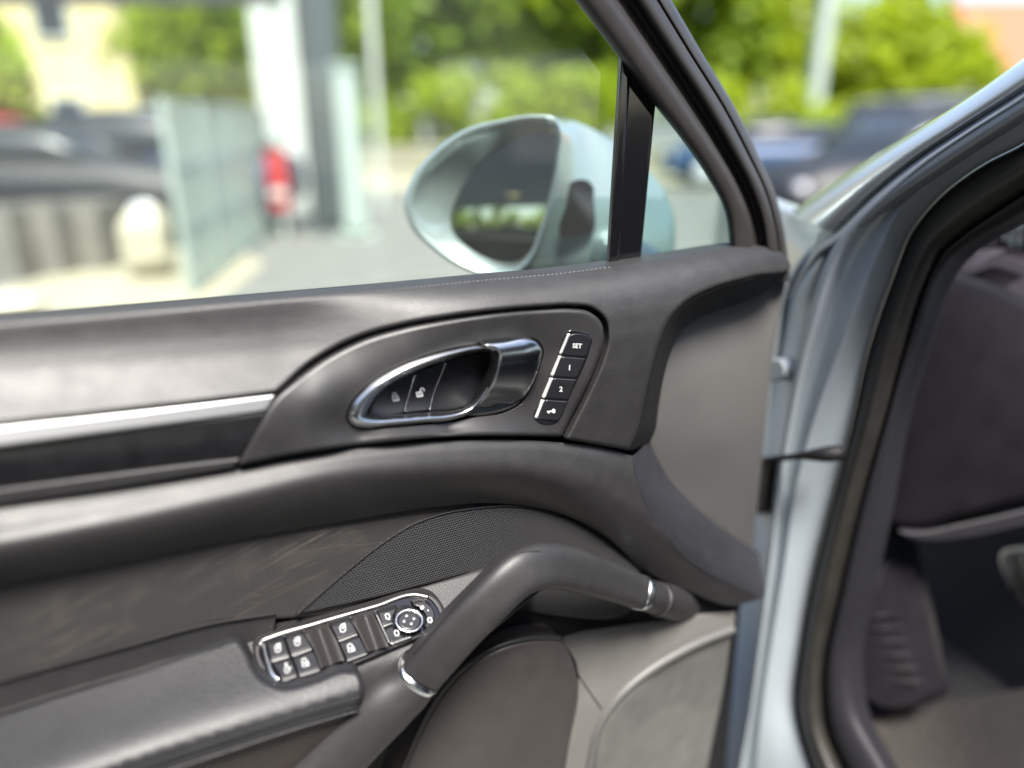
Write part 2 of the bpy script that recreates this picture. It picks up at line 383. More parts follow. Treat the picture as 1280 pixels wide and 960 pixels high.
def loft(name, rails, m, parent, fr=DOOR, nu=120, nv=6, closed=False, sharp=(), filt=None, pre=False, keep=0):
    """Surface through rails of (x,y,d); nv spans between rails; rails listed in sharp are creases."""
    R = []
    for k in rails:
        c = np.asarray(k, float) if pre else curve(k, closed, 3)
        if closed and not pre: c = np.vstack([c, c[:1]])
        R.append(c if pre else resample(c, nu))
    R = np.array(R); n = len(R); rows = []; cre = set()
    for i in range(n-1):
        p1, p2 = R[i], R[i+1]; p0 = R[i-1] if i > 0 and i not in sharp else 2*p1-p2; p3 = R[i+2] if i+2 < n and i+1 not in sharp else 2*p2-p1
        for j in range(nv):
            u = j/nv
            rows.append(.5*(2*p1+(p2-p0)*u+(2*p0-5*p1+4*p2-p3)*u*u+(3*p1-p0-3*p2+p3)*u**3))
            if j == 0 and i in sharp: cre.add(len(rows)-1)
    rows.append(R[-1]); G = np.array(rows); H, W = G.shape[:2]
    if closed: G = G[:, :-1] if not pre else G; W = G.shape[1]
    P = fr.at(G[..., 0].ravel(), G[..., 1].ravel(), G[..., 2].ravel())
    F = []
    for i in range(H-1):
        for j in range(W if closed else W-1):
            k = (j+1) % W; f = (i*W+j, i*W+k, (i+1)*W+k, (i+1)*W+j)
            if filt and i >= keep*nv and not filt(np.mean([G[a//W, a % W] for a in f], axis=0)): continue
            F.append(f)
    # face the viewer
    a, b, c = P[F[len(F)//2][0]], P[F[len(F)//2][1]], P[F[len(F)//2][2]]
    if np.cross(b-a, c-a) @ (a-np.array([0, 0, CZ])) > 0: F = [f[::-1] for f in F]
    o = mesh(name, P, F, m, parent)
    if cre:
        for e in o.data.edges:
            i0, i1 = e.vertices[0]//W, e.vertices[1]//W
            if i0 == i1 and i0 in cre: e.use_edge_sharp = True
    return o
def sweep(name, path, m, parent, nseg=24, power=2.0, refn=None, sub=6, caps=True, flat=1.0):
    """Tube through world points (P, radius); cross-section a superellipse, flat = height/width."""
    P = np.array([np.r_[p, r] for p, r in path]); n = len(P); out = []
    for i in range(n-1):
        p1, p2 = P[i], P[i+1]; p0 = P[i-1] if i else 2*p1-p2; p3 = P[i+2] if i+2 < n else 2*p2-p1
        for j in range(sub):
            u = j/sub; out.append(.5*(2*p1+(p2-p0)*u+(2*p0-5*p1+4*p2-p3)*u*u+(3*p1-p0-3*p2+p3)*u**3))
    out.append(P[-1]); Q = np.array(out); refn = np.array(refn if refn is not None else DOOR.n, float); V = []; F = []
    for i, q in enumerate(Q):
        t = Q[min(i+1, len(Q)-1)][:3]-Q[max(i-1, 0)][:3]; t /= np.linalg.norm(t)+1e-12
        a = refn-t*(refn @ t); a /= np.linalg.norm(a)+1e-12; b = np.cross(t, a)
        for k in range(nseg):
            th = 2*math.pi*k/nseg; c, s = math.cos(th), math.sin(th)
            V.append(q[:3]+q[3]*(a*flat*math.copysign(abs(c)**(2/power), c)+b*math.copysign(abs(s)**(2/power), s)))
    H = len(Q)
    for i in range(H-1):
        for k in range(nseg):
            l = (k+1) % nseg; F.append((i*nseg+k, i*nseg+l, (i+1)*nseg+l, (i+1)*nseg+k))
    if caps: F.append(tuple(range(nseg))[::-1]); F.append(tuple((H-1)*nseg+k for k in range(nseg)))
    return mesh(name, V, F, m, parent)
def dpt(x, y, d, fr=DOOR): return fr.at(np.array([x]), np.array([y]), np.array([d]))[0]
def box(name, c, size, m, parent=None, rz=0, bev=0, rx=0):
    bm = bmesh.new(); bmesh.ops.create_cube(bm, size=1); bmesh.ops.scale(bm, vec=size, verts=bm.verts)
    if bev: bmesh.ops.bevel(bm, geom=bm.edges[:], offset=bev, segments=2, affect='EDGES')
    bmesh.ops.rotate(bm, cent=(0, 0, 0), matrix=Matrix.Rotation(rx, 3, 'X'), verts=bm.verts)
    bmesh.ops.rotate(bm, cent=(0, 0, 0), matrix=Matrix.Rotation(rz, 3, 'Z'), verts=bm.verts)
    bmesh.ops.translate(bm, vec=c, verts=bm.verts)
    me = bpy.data.meshes.new(name); bm.to_mesh(me); bm.free(); me.materials.append(M[m])
    return link(bpy.data.objects.new(name, me), parent)
def text(name, s, cx, cy, size, dfun, m, parent, fr=DOOR, rot=0, shear=0, bold=.02, wide=1.0):
    c = bpy.data.curves.new('t', 'FONT'); c.body = s; c.size = 1; c.align_x = 'CENTER'; c.align_y = 'CENTER'; c.offset = bold; c.resolution_u = 3
    o = bpy.data.objects.new('t', c); COL.objects.link(o); bpy.context.view_layer.update()
    me = o.to_mesh(); v = np.array([tuple(q.co) for q in me.vertices]); f = [tuple(p.vertices) for p in me.polygons]
    o.to_mesh_clear(); bpy.data.objects.remove(o); bpy.data.curves.remove(c)
    x, y = v[:, 0]*size*wide, -v[:, 1]*size; x = x-y*shear
    X = cx+x*math.cos(rot)-y*math.sin(rot); Y = cy+x*math.sin(rot)+y*math.cos(rot)
    return mesh(name, fr.at(X, Y, dfun(X, Y)), f, m, parent, False)
def strokes(name, lines, cx, cy, size, width, dfun, m, parent, fr=DOOR, rot=0, shear=0):
    """White printed pictogram: polylines in a unit box drawn with a given line width."""
    V = []; F = []
    def xy(p):
        x, y = p[0]*size, p[1]*size; x -= y*shear
        return np.array([cx+x*math.cos(rot)-y*math.sin(rot), cy+x*math.sin(rot)+y*math.cos(rot)])
    for ln in lines:
        if ln[0] == 'fill':
            q = [xy(p) for p in ln[1:]]; b = len(V); V += q; F.append(tuple(range(b, b+len(q)))); continue
        q = [xy(p) for p in ln]
        for a, c in zip(q[:-1], q[1:]):
            t = (c-a)/(np.linalg.norm(c-a)+1e-9); nn = np.array([-t[1], t[0]])*width/2; a2 = a-t*width*.4; c2 = c+t*width*.4
            b = len(V); V += [a2+nn, c2+nn, c2-nn, a2-nn]; F.append((b, b+1, b+2, b+3))
    V = np.array(V); return mesh(name, fr.at(V[:, 0], V[:, 1], dfun(V[:, 0], V[:, 1])), F, m, parent, False)
def stitches(name, line, dfun, m, parent, pitch=6, length=.7, rad=.0006, slant=0):
    c = curve(line, False, 1.0); V = []; F = []; s = np.r_[0, np.cumsum(np.linalg.norm(np.diff(c[:, :2], axis=0), axis=1))]
    k = 0.0
    while k+pitch < s[-1]:
        a = np.array([np.interp(k, s, c[:, i]) for i in (0, 1)]); b = np.array([np.interp(k+pitch*length, s, c[:, i]) for i in (0, 1)]); b[1] -= slant
        A, B = (dpt(p[0], p[1], float(dfun(np.array([p[0]]), np.array([p[1]]))[0])) for p in (a, b)); t = (B-A)/np.linalg.norm(B-A)
        u = DOOR.n-t*(DOOR.n @ t); u /= np.linalg.norm(u); v = np.cross(t, u); base = len(V)
        for q, sc in ((A, .3), (A*.8+B*.2, 1), (A*.2+B*.8, 1), (B, .3)):
            for g in range(6): V.append(q+rad*sc*(u*math.cos(g*math.pi/3)+v*math.sin(g*math.pi/3)))
        for i in range(3):
            for g in range(6): F.append((base+i*6+g, base+i*6+(g+1) % 6, base+i*6+6+(g+1) % 6, base+i*6+6+g))
        k += pitch
    return tag(mesh(name, V, F, m, parent), kind='stuff')
def cv(s, ox, oy, pts): return [(ox+p[0]/s, oy+p[1]/s)+tuple(p[2:]) for p in pts]
def withd(pts, d): return [(p[0], p[1], d) for p in pts]
# ================================================================== THE OPEN DOOR
b0 = dpt(350, 700, 0); door = thing('car_door', 'open front car door with dark grey trim, chrome release lever and window switches', 'car door', (b0[0], b0[1], .3))
BX = [-320, -160, 0, 150, 300, 450, 600, 700, 770, 850, 905, 935, 960, 985, 1010]
BY = [434, 418, 402, 390, 377, 364, 349, 340, 331, 319, 310, 307, 309, 322, 334]
def yb(x): return np.interp(x, BX, BY)
def prof(s):                       # roll of the belt: metres towards the cabin against pixels below the belt edge
    return np.interp(s, [-20, 0, 6, 14, 26, 42, 62, 90, 130, 200, 300], [-.008, 0, .0105, .0210, .0315, .0405, .0475, .0530, .0555, .0560, .055])
PS = np.arange(-30, 320.); PSM = np.convolve(np.pad(prof(PS), 6, 'edge'), np.ones(13)/13, 'valid')
PSL = np.convolve(np.pad(np.interp(PS, [-30, 0, 7, 20, 40, 65, 95, 130, 180, 240, 320], [-.006, 0, .0025, .0045, .0095, .0185, .0330, .052, .058, .058, .057]), 8, 'edge'), np.ones(17)/17, 'valid')
def dA(x, y): 
    s = y-np.interp(x, np.linspace(-320, 1010, 400), YBS)
    wl = np.clip((640-x)/300, 0, 1); wl = wl*wl*(3-2*wl)
    return np.interp(s, PS, PSM)*(1-wl)+np.interp(s, PS, PSL)*wl-.018*np.clip((x-860)/130, 0, 1)**1.5
_c = resample(curve(list(zip(BX, BY)), False, 3), 900); YBS = np.interp(np.linspace(-320, 1010, 400), _c[:, 0], _c[:, 1])
up = patch('upper_trim', [(-320, 434, 'c'), (-160, 418), (0, 402), (150, 390), (300, 377), (450, 364), (600, 349), (700, 340), (770, 331), (850, 319), (905, 310), (935, 307), (962, 310), (984, 322), (988, 331),
      (940, 346), (890, 361), (856, 379), (836, 401), (823, 431), (813, 466), (804, 506), (796, 541), (786, 563, 'c'), (745, 556), (706, 549, 'c'), (716, 530), (736, 490), (753, 450), (760, 420), (756, 399), (741, 386),
      (715, 382), (680, 383), (620, 388), (560, 396), (500, 407), (450, 421), (410, 440), (380, 460), (358, 480), (346, 491, 'c'), (250, 503), (150, 514), (0, 531), (-320, 569, 'c')],
      dA, 'soft_trim', door, step=7, r=6, rd=.005, th=.03)
stitches('belt_stitching', [(x, y+2.0) for x, y in zip(BX[1:9], BY[1:9])], lambda x, y: dA(x, y)-.0006, 'thread_pale', up, pitch=5.5, length=.55, rad=.00050)
ridge = [(988, 332), (940, 346), (890, 361), (856, 379), (836, 401), (823, 431), (813, 466), (804, 506), (796, 541), (786, 563)]
inner = [(984, 343), (950, 369), (905, 386), (870, 400), (851, 415), (837, 445), (829, 475), (823, 510), (819, 538), (812, 554)]
def rd_(pts, off): return [(x, y, float(dA(np.array([x]), np.array([y]))[0])+off) for x, y in pts]
mid = [((a[0]*.45+b[0]*.55), (a[1]*.45+b[1]*.55)) for a, b in zip(ridge, inner)]
loft('trim_return', [rd_(ridge, -.004), rd_([(a[0]*.8+b[0]*.2, a[1]*.8+b[1]*.2) for a, b in zip(ridge, inner)], -.010), rd_(mid, -.028), [(x, y, z-.045) for x, y, z in rd_(inner, 0)]], 'dark_trim', door, nu=90, nv=4)  # side face of the trim coloured darker, as it turns from the light
# front end cap of the trim, hollowed
def dE(x, y): return _dE(x, y)
_dE = tps([(815, 545, -.006), (826, 480, -.004), (850, 414, -.014), (910, 384, -.030), (978, 352, -.052), (966, 450, -.030), (955, 560, -.026), (942, 690, -.050), (880, 646, -.026), (840, 604, -.018), (900, 470, -.011), (895, 550, -.009), (860, 520, -.006)])
patch('end_cap', [(800, 560), (806, 470), (830, 410), (860, 388), (910, 372), (984, 342, 'c'), (973, 400), (963, 470), (954, 560), (947, 630), (941, 694, 'c'), (900, 675), (860, 645), (825, 610)], dE, 'endcap', door, step=8, r=5, rd=.003, th=.03)
# decor strip, left
dS1 = lambda x, y: dA(x, y)-.003
SX = [-320, 0, 150, 250, 345]; SY = [572, 534, 517, 505, 493]
strip = patch('decor_strip', [(-320, 572, 'c'), (0, 534), (150, 517), (250, 505), (345, 493, 'c'), (333, 514, 'c'), (250, 525), (150, 538), (0, 558), (-320, 602, 'c')], lambda x, y: dA(x, np.interp(x, SX, SY))-.005+.00022*(y-np.interp(x, SX, SY)), 'silver_strip', door, r=3, rd=.002, th=.02)
patch('gloss_band', [(-320, 602, 'c'), (0, 559), (150, 539), (250, 526), (333, 515, 'c'), (302, 571, 'c'), (250, 576), (150, 588), (0, 609), (-320, 655, 'c')], lambda x, y: dA(x, y)-.009, 'piano_black', door, r=4, rd=.002, th=.02)
patch('lower_lip', [(-320, 655, 'c'), (0, 610), (150, 590), (250, 577), (302, 571, 'c'), (294, 586, 'c'), (150, 611), (0, 634), (-320, 682, 'c')], lambda x, y: dA(x, y)-.004, 'soft_trim', door, r=5, rd=.006, th=.02)

# ---- release lever housing
_bz = [(346, 490), (298, 582), (330, 540), (350, 571), (420, 560), (384, 464), (430, 437), (500, 410), (560, 400), (620, 392), (700, 386), (752, 410), (728, 490), (703, 545), (480, 553), (560, 546), (640, 545)]
dZ = tps([(x, y, float(dA(np.array([x]), np.array([y]))[0])-.0005) for x, y in _bz]+[
          (400, 500, 0.0495), (425, 535, 0.0475), (432, 500, 0.0455), (455, 480, 0.0435), (520, 446, 0.0405), (600, 424, 0.0385), (668, 417, 0.0385), (688, 440, 0.0405), (676, 490, 0.0425), (650, 520, 0.0445), (560, 537, 0.0455), (450, 542, 0.0465), (690, 470, 0.0445), (676, 520, 0.0465), (700, 420, 0.0425)])
_dz0 = dZ; _rg = None
def dZ(x, y):                        # the panel drops away inside the lever opening
    x = np.asarray(x, float); y = np.asarray(y, float); p = np.stack([x.ravel(), y.ravel()], -1)
    o = np.zeros(len(p)); m = inside(p, LEVER_HOLE)
    if m.any(): o[m] = np.clip(segdist(p[m], LEVER_HOLE)[0]/2.2, 0, 1)
    return _dz0(x, y)-.03*o.reshape(x.shape)
LEVER_HOLE = curve(cv(3.765, 420, 400, [(62, 470), (72, 415), (135, 335), (250, 252), (400, 188), (560, 142), (690, 122), (800, 102), (905, 92), (945, 110), (963, 142), (952, 200), (912, 310), (855, 390), (800, 420), (640, 448), (540, 468), (400, 484), (250, 498), (120, 503)]), True, 4)[:, :2]
def offs(P, k):
    t = np.roll(P, -1, 0)-np.roll(P, 1, 0); t /= np.linalg.norm(t, axis=1)[:, None]+1e-9; nn = np.stack([-t[:, 1], t[:, 0]], -1)
    ar = np.sum(P[:, 0]*np.roll(P[:, 1], -1)-np.roll(P[:, 0], -1)*P[:, 1]); return P+nn*k*(-1 if ar > 0 else 1)
LEVER_HOLE = offs(LEVER_HOLE, 3.6); _ex = [offs(LEVER_HOLE, k) for k in (.6, 0, -.7, -1.5, -2.3, -3.2)]
bez = patch('lever_housing', [(349, 493), (362, 482), (384, 464), (413, 445), (452, 426), (500, 411.5), (560, 400.5), (620, 392.5), (680, 387.5), (715, 386.5), (737, 390), (751, 402), (755, 420), (748, 449), (731, 489), (711, 528), (702, 546, 'c'), (640, 545), (560, 546), (480, 553), (420, 560), (350, 571), (298, 582, 'c'), (322, 536)],
      dZ, 'bezel_plastic', door, step=5, r=6, rd=.0045, th=.03, extra=_ex)
C1 = (3.765, 420, 400)
ro = cv(*C1, [(55, 470), (66, 410), (130, 330), (250, 245), (400, 180), (560, 135), (680, 115), (755, 122), (779, 160), (771, 220), (735, 300), (680, 390), (620, 448), (540, 475), (400, 490), (250, 505), (120, 510), (75, 497)])
ri = cv(*C1, [(155, 440), (175, 388), (230, 328), (350, 260), (500, 200), (620, 163), (690, 152), (730, 165), (742, 195), (728, 260), (683, 340), (630, 398), (560, 420), (440, 428), (300, 438), (200, 445)])
def angular(poly, c, n=160):
    q = curve(poly, True, 1.0)[:, :2]-np.array(c); a = np.arctan2(q[:, 1], q[:, 0]); r = np.hypot(q[:, 0], q[:, 1]); o = np.argsort(a); a, r = a[o], r[o]
    t = np.linspace(-math.pi, math.pi, n, endpoint=False); rr = np.interp(t, a, r, period=2*math.pi)
    return np.stack([c[0]+rr*np.cos(t), c[1]+rr*np.sin(t)], -1)
def strong(o_, i_, f, d):      # blend of two outlines at fraction f with depth d
    q = o_*(1-f)+i_*f; return np.c_[q, d(q[:, 0], q[:, 1]) if callable(d) else np.full(len(q), d)]
cen = (545, 487); RO, RI = angular(ro, cen), angular(ri, cen)
tilt = lambda x, y: -.0035*(x-545)/90
lv = loft('release_lever', [strong(RO, RI, 0, lambda x, y: 0.0295+tilt(x, y)), strong(RO, RI, .03, lambda x, y: 0.0425+tilt(x, y)), strong(RO, RI, .16, lambda x, y: 0.0470+tilt(x, y)), strong(RO, RI, .36, lambda x, y: 0.0500+tilt(x, y)), strong(RO, RI, .58, lambda x, y: 0.0475+tilt(x, y)), strong(RO, RI, .80, lambda x, y: 0.0375+tilt(x, y)), strong(RO, RI, 1.0, lambda x, y: 0.0205+tilt(x, y))], 'chrome', door, nv=5, closed=True, pre=True)
def dL(x, y):
    v = (y-(452-.14*(x-640)))/46.0                  # barrel-shaped across
    return .0640-.0195*np.clip(v, -1.1, 1.1)**2-.003*np.clip((x-655)/25, 0, 1)**2-.002
patch('lever_grip', cv(*C1, [(690, 118), (800, 98), (905, 86), (948, 104), (970, 142), (960, 200), (920, 310), (860, 398), (800, 428), (640, 455), (600, 455), (680, 380), (730, 300), (760, 220), (760, 150)]), dL, 'brushed', lv, step=4, r=4, rd=.004, th=.02, cstep=3)
dR = lambda x, y: .0250+0*x
C1p = lambda p: cv(*C1, p)
rec = patch('lever_recess', ri, lambda x, y: .0225+0*x, 'recess_black', door, step=5, r=3, rd=.002, th=.004)
patch('lock_button', C1p([(160, 440), (180, 385), (240, 322), (300, 288), (372, 258), (345, 340), (318, 438, 'c')]), dR, 'button_black', lv, r=2, rd=.001, th=.004, cstep=3).name = 'lock_button'
patch('unlock_button', C1p([(378, 257), (440, 232), (516, 202), (480, 290), (452, 360), (438, 424, 'c'), (326, 436, 'c'), (352, 342)]), dR, 'button_black', lv, r=2, rd=.001, th=.004, cstep=3)
for pl in ([(374, 258), (348, 340), (320, 438)], [(517, 203), (481, 290), (455, 360), (441, 424)]):
    q = curve(cv(*C1, pl), False, 2); sweep('button_edge', [(dpt(x, y, .0263), .0005) for x, y in q[::2, :2]], 'satin_chrome', lv, nseg=8, sub=2)
SH = .25
pad = [(-.5, -.1), (.5, -.1), (.5, .7), (-.5, .7), (-.5, -.1)]
dI = lambda x, y: .0272+0*x
strokes('lock_symbol', [pad, [(-.32, -.1), (-.32, -.5), (-.15, -.72), (.15, -.72), (.32, -.5), (.32, -.1)], [(0, .15), (0, .45)]], 494, 496, 6.6, 1.5, dI, 'icon_print', lv, rot=-.15, shear=-.1)
strokes('unlock_symbol', [pad, [(.3, -.1), (.35, -.5), (.55, -.8), (.85, -.8), (1.05, -.55), (1.05, -.3)], [(0, .15), (0, .45)]], 524, 491, 6.4, 1.4, dI, 'icon_print', lv, rot=-.15, shear=-.1)

# ---- seat memory switches
C2 = (6.0, 640, 400)
mp = lambda p: cv(*C2, p)
dM = lambda x, y: dZ(x, y)+.0005
mem = patch('memory_switch_panel', mp([(408, 92), (560, 100), (592, 112), (604, 140), (590, 205), (420, 610), (362, 745), (346, 766), (174, 757), (164, 742), (230, 580), (340, 270), (395, 110)]), dM, 'gloss_black', door, step=4, r=2, rd=.001, th=.006, cstep=3)
dB = lambda x, y: dZ(x, y)+.0016
for q in ([(446, 108), (555, 112), (582, 122), (593, 142), (578, 205), (553, 278, 'c'), (380, 262, 'c')], [(376, 274, 'c'), (549, 289, 'c'), (488, 435, 'c'), (318, 424, 'c')], [(314, 436, 'c'), (484, 446, 'c'), (424, 598, 'c'), (256, 586, 'c')], [(252, 598, 'c'), (420, 611, 'c'), (372, 718), (350, 752), (338, 756, 'c'), (192, 748, 'c')]):
    patch('memory_button', mp(q), dB, 'button_black', mem, step=5, r=1.6, rd=.0012, th=.004, cstep=2.5)
for q in ([(418, 103), (438, 103), (375, 258), (352, 258)], [(352, 268), (372, 270), (312, 424), (288, 422)], [(288, 434), (310, 436), (250, 588), (222, 586)], [(222, 598), (246, 600), (188, 744), (168, 738)]):
    patch('hinge_bar', mp([(*p, 'c') for p in q]), lambda x, y: dZ(x, y)+.0028, 'hinge_silver', mem, step=5, r=1.4, rd=.0016, th=.004, cstep=3)
dT = lambda x, y: dZ(x, y)+.0021
text('set_lettering', 'SET', 721.5, 432.6, 8.0, dT, 'white_print', mem, rot=.06, shear=-.0, bold=.03, wide=.95)
text('numeral_one', '1', 712, 459.8, 9, dT, 'white_print', mem, rot=.06, bold=.03)
text('numeral_two', '2', 701.2, 486.8, 8.5, dT, 'white_print', mem, rot=.06, bold=.03)
strokes('key_symbol', [['fill', (.1, -.5), (.55, -.6), (.85, -.3), (.85, .3), (.5, .55), (.1, .4)], [(-1, .05), (.2, 0)], [(-.75, .05), (-.75, .35)]], 689.8, 514, 5.2, 2.0, dT, 'white_print', mem, rot=-.05)

# ---- lower roll with the long shoulder
r0 = [(-320, 684, .052), (-160, 660, .052), (0, 636, .050), (150, 612, .048), (290, 587, .046), (420, 563, .045), (560, 551, .045), (700, 553, .046), (760, 561, .046), (790, 570, .046)]
r1 = [(-320, 702, .062), (-160, 678, .062), (0, 654, .060), (150, 628, .058), (290, 602, .056), (420, 578, .055), (560, 566, .054), (690, 568, .054), (755, 581, .055), (797, 603, .056)]
r2 = [(-320, 726, .076), (-160, 704, .076), (0, 681, .074), (150, 655, .071), (290, 627, .067), (420, 600, .063), (560, 587, .060), (680, 591, .060), (760, 614, .061), (822, 655, .060)]
r3 = [(-320, 752, .072), (-160, 728, .072), (0, 704, .070), (150, 678, .066), (290, 651, .060), (420, 627, .054), (560, 609, .051), (680, 614, .052), (770, 650, .056), (862, 701, .058)]
r4 = [(-320, 780, .048), (-160, 756, .047), (0, 730, .045), (150, 704, .042), (290, 676, .038), (450, 648, .034), (540, 634, .033), (620, 629, .033), (700, 642, .034), (760, 673, .036), (805, 712, .040), (860, 738, .046), (915, 757, .050), (953, 748, .050)]
lr = loft('lower_trim_roll', [r0, r1, r2, r3, r4], 'soft_trim', door, nu=150, nv=7)
loft('roll_return', [[(790, 570, .046), (797, 603, .056), (822, 655, .060), (862, 701, .058), (905, 728, .054), (953, 748, .050)],
                     [(796, 566, .042), (808, 600, .050), (834, 645, .054), (876, 690, .052), (912, 712, .046), (955, 738, .042)],
                     [(804, 558, .026), (824, 598, .030), (854, 632, .032), (892, 664, .028), (920, 688, .020), (952, 712, .010)],
                     [(812, 552, .004), (836, 598, .006), (868, 632, .006), (902, 660, .0), (925, 676, -.010), (948, 690, -.022)]], 'shaded_trim', door, nu=70, nv=4)
# ---- scuffed card below the roll
dC = tps([(-320, 770, .040), (0, 720, .038), (300, 668, .032), (560, 628, .024), (-320, 950, .050), (0, 852, .046), (275, 776, .040), (372, 768, .036), (600, 715, .028), (150, 740, .040)])
card = patch('door_card', [(-320, 762, 'c'), (-160, 738), (0, 712), (150, 686), (300, 658), (450, 632), (560, 620, 'c'), (620, 640, 'c'), (600, 722, 'c'), (372, 772), (275, 776, 'c'), (150, 809), (0, 850), (-160, 897), (-320, 945, 'c')], dC, 'scuffed', door, step=10, r=4, rd=.003, th=.03, uv=True)
rs_ = random.Random(5); SV = []
for cx0, cy0, n0, spr, L0, sl0 in ((415, 672, 9, 26, 110, -.18), (375, 728, 9, 24, 105, -.40), (450, 735, 3, 8, 24, -.75), (300, 752, 3, 14, 40, -.25), (95, 740, 3, 30, 35, -.1)):
    for _ in range(n0):
        x0, y0 = cx0+rs_.gauss(0, spr*1.2), cy0+rs_.gauss(0, spr*.5); L_ = L0*rs_.uniform(.25, 1); sl_ = sl0+rs_.gauss(0, .06); bow = rs_.uniform(-.0012, .0022)
        SV.append([(x0+L_*(u-.5), y0+sl_*L_*(u-.5)+bow*(L_*(u-.5))**2) for u in np.linspace(0, 1, 6)])
SV = [l for l in SV if all(inside(np.array([p]), np.array([(0, 735), (300, 682), (540, 640), (372, 762), (275, 770), (0, 845)], float))[0] for p in l)]
VV = []; FF = []
for l in SV:
    wd_ = rs_.uniform(.3, .8)
    for i_, (x, y) in enumerate(l):
        h_ = wd_*.5*math.sin(math.pi*(i_+.3)/5.6); VV += [(x, y-h_), (x, y+h_)]
        if i_: k_ = len(VV)-4; FF.append((k_, k_+2, k_+3, k_+1))
VV = np.array(VV); tag(mesh('scratch_marks', DOOR.at(VV[:, 0], VV[:, 1], dC(VV[:, 0], VV[:, 1])+.0004), FF, 'scratch', card, False), kind='stuff')
patch('card_ledge', [(-320, 946, 'c'), (-160, 899), (0, 852), (150, 811), (272, 779), (345, 768, 'c'), (340, 806, 'c'), (276, 812), (150, 846), (0, 892), (-320, 992, 'c')], lambda x, y: dC(x, y)-.001, 'soft_trim', door, r=5, rd=-.004, th=.02)
# ---- backing shell behind the gaps
patch('door_shell', [(-320, 445, 'c'), (700, 352, 'c'), (900, 325, 'c'), (972, 345, 'c'), (955, 470, 'c'), (940, 690, 'c'), (925, 760, 'c'), (905, 990, 'c'), (-320, 1200, 'c')], lambda x, y: -.052+0*x, 'dark_trim', door, step=40, r=3, rd=.002, th=.08)
# ---- upper speaker grille
dG = tps([(372, 768, .041), (440, 708, .036), (520, 653, .032), (645, 633, .031), (750, 672, .033), (800, 715, .036), (560, 724, .038), (700, 740, .032), (600, 680, .033), (680, 690, .031)])
gr = patch('speaker_grille', [(370, 769, 'c'), (405, 739), (440, 710), (480, 679), (520, 655), (560, 642), (600, 636), (645, 634.5), (700, 647), (750, 674), (800, 714, 'c'), (790, 760), (700, 770), (620, 750), (585, 716, 'c'), (480, 744)], dG, 'grille', door, step=8, r=2.5, rd=.0016, th=.015, uv=True)
q = curve([(370, 770), (405, 739), (440, 709), (480, 678), (520, 654), (560, 641), (600, 635), (645, 633), (700, 645), (750, 672), (802, 714)], False, 6)
sweep('grille_edge', [(dpt(x, y, float(dG(np.array([x]), np.array([y]))[0])+.0005), .0011) for x, y in q], 'dark_trim', door, nseg=8, sub=2)
# ---- plinth of the switches
FARX = lambda x: 800-.305*(x-325)
def dW(x, y): return .046+.046*(y-FARX(x))/57.0
patch('switch_plinth', [(258, 792, 'c'), (300, 783), (372, 768), (480, 744), (560, 722), (640, 700, 'c'), (680, 735, 'c'), (600, 800), (520, 850), (490, 905), (430, 905), (300, 860, 'c'), (292, 800)], lambda x, y: .104-.010*np.log1p(np.exp((.104-(dW(x, y)-.006))/.010)), 'soft_trim', door, step=8, r=5, rd=.003, th=.03)
sweep('plinth_seam', [(dpt(x, y, dW(x, y)-.0062), .0006) for x, y in ((596, 722), (601, 735), (607, 748))], 'recess_black', door, nseg=6, sub=2)
C3 = (4.923, 310, 720); c3 = lambda p: cv(*C3, p)
sw = patch('window_switch_panel', c3([(35, 440), (52, 392), (100, 362), (400, 275), (700, 190), (1045, 92), (1130, 108), (1190, 165), (1215, 240), (1180, 320), (1050, 385), (880, 455), (660, 545), (450, 612), (215, 664), (120, 645), (62, 560)]), lambda x, y: dW(x, y)+.001, 'bezel_plastic', door, step=6, r=4, rd=.004, th=.02)
well = patch('switch_well', c3([(66, 452), (80, 415), (120, 392), (400, 308), (780, 196), (1040, 125), (1110, 135), (1165, 190), (1185, 250), (1150, 315), (1030, 372), (880, 438), (640, 532), (450, 596), (225, 650), (150, 640), (100, 560)]), lambda x, y: dW(x, y)+.0025, 'gloss_black', sw, step=6, r=2, rd=.001, th=.006)
# bright strip painting in the highlight where the upper bezel catches light
q = curve(c3([(72, 430), (90, 400), (130, 383), (400, 300), (780, 190), (1040, 118), (1110, 132)]), False, 4)
sweep('bevel_highlight', [(dpt(x, y, dW(x, y)+.0020), .0034) for x, y in q[:, :2]], 'key_chrome', sw, nseg=10, sub=2)
lens = curve(c3([(98, 425), (112, 490), (128, 545), (160, 615), (190, 640)]), False, 4)
sweep('glossy_end', [(dpt(x, y, dW(x, y)+.003), .0026) for x, y in lens[:, :2]], 'chrome', sw, nseg=12, sub=2)
KEYS = [[(122, 420), (222, 392), (255, 485), (140, 516)], [(232, 389), (343, 354), (395, 438), (264, 482)], [(510, 308), (632, 272), (676, 348), (552, 392)],
        [(160, 545), (266, 512), (303, 602), (212, 634)], [(278, 508), (406, 462), (446, 566), (312, 606)], [(562, 414), (686, 372), (736, 466), (607, 512)]]
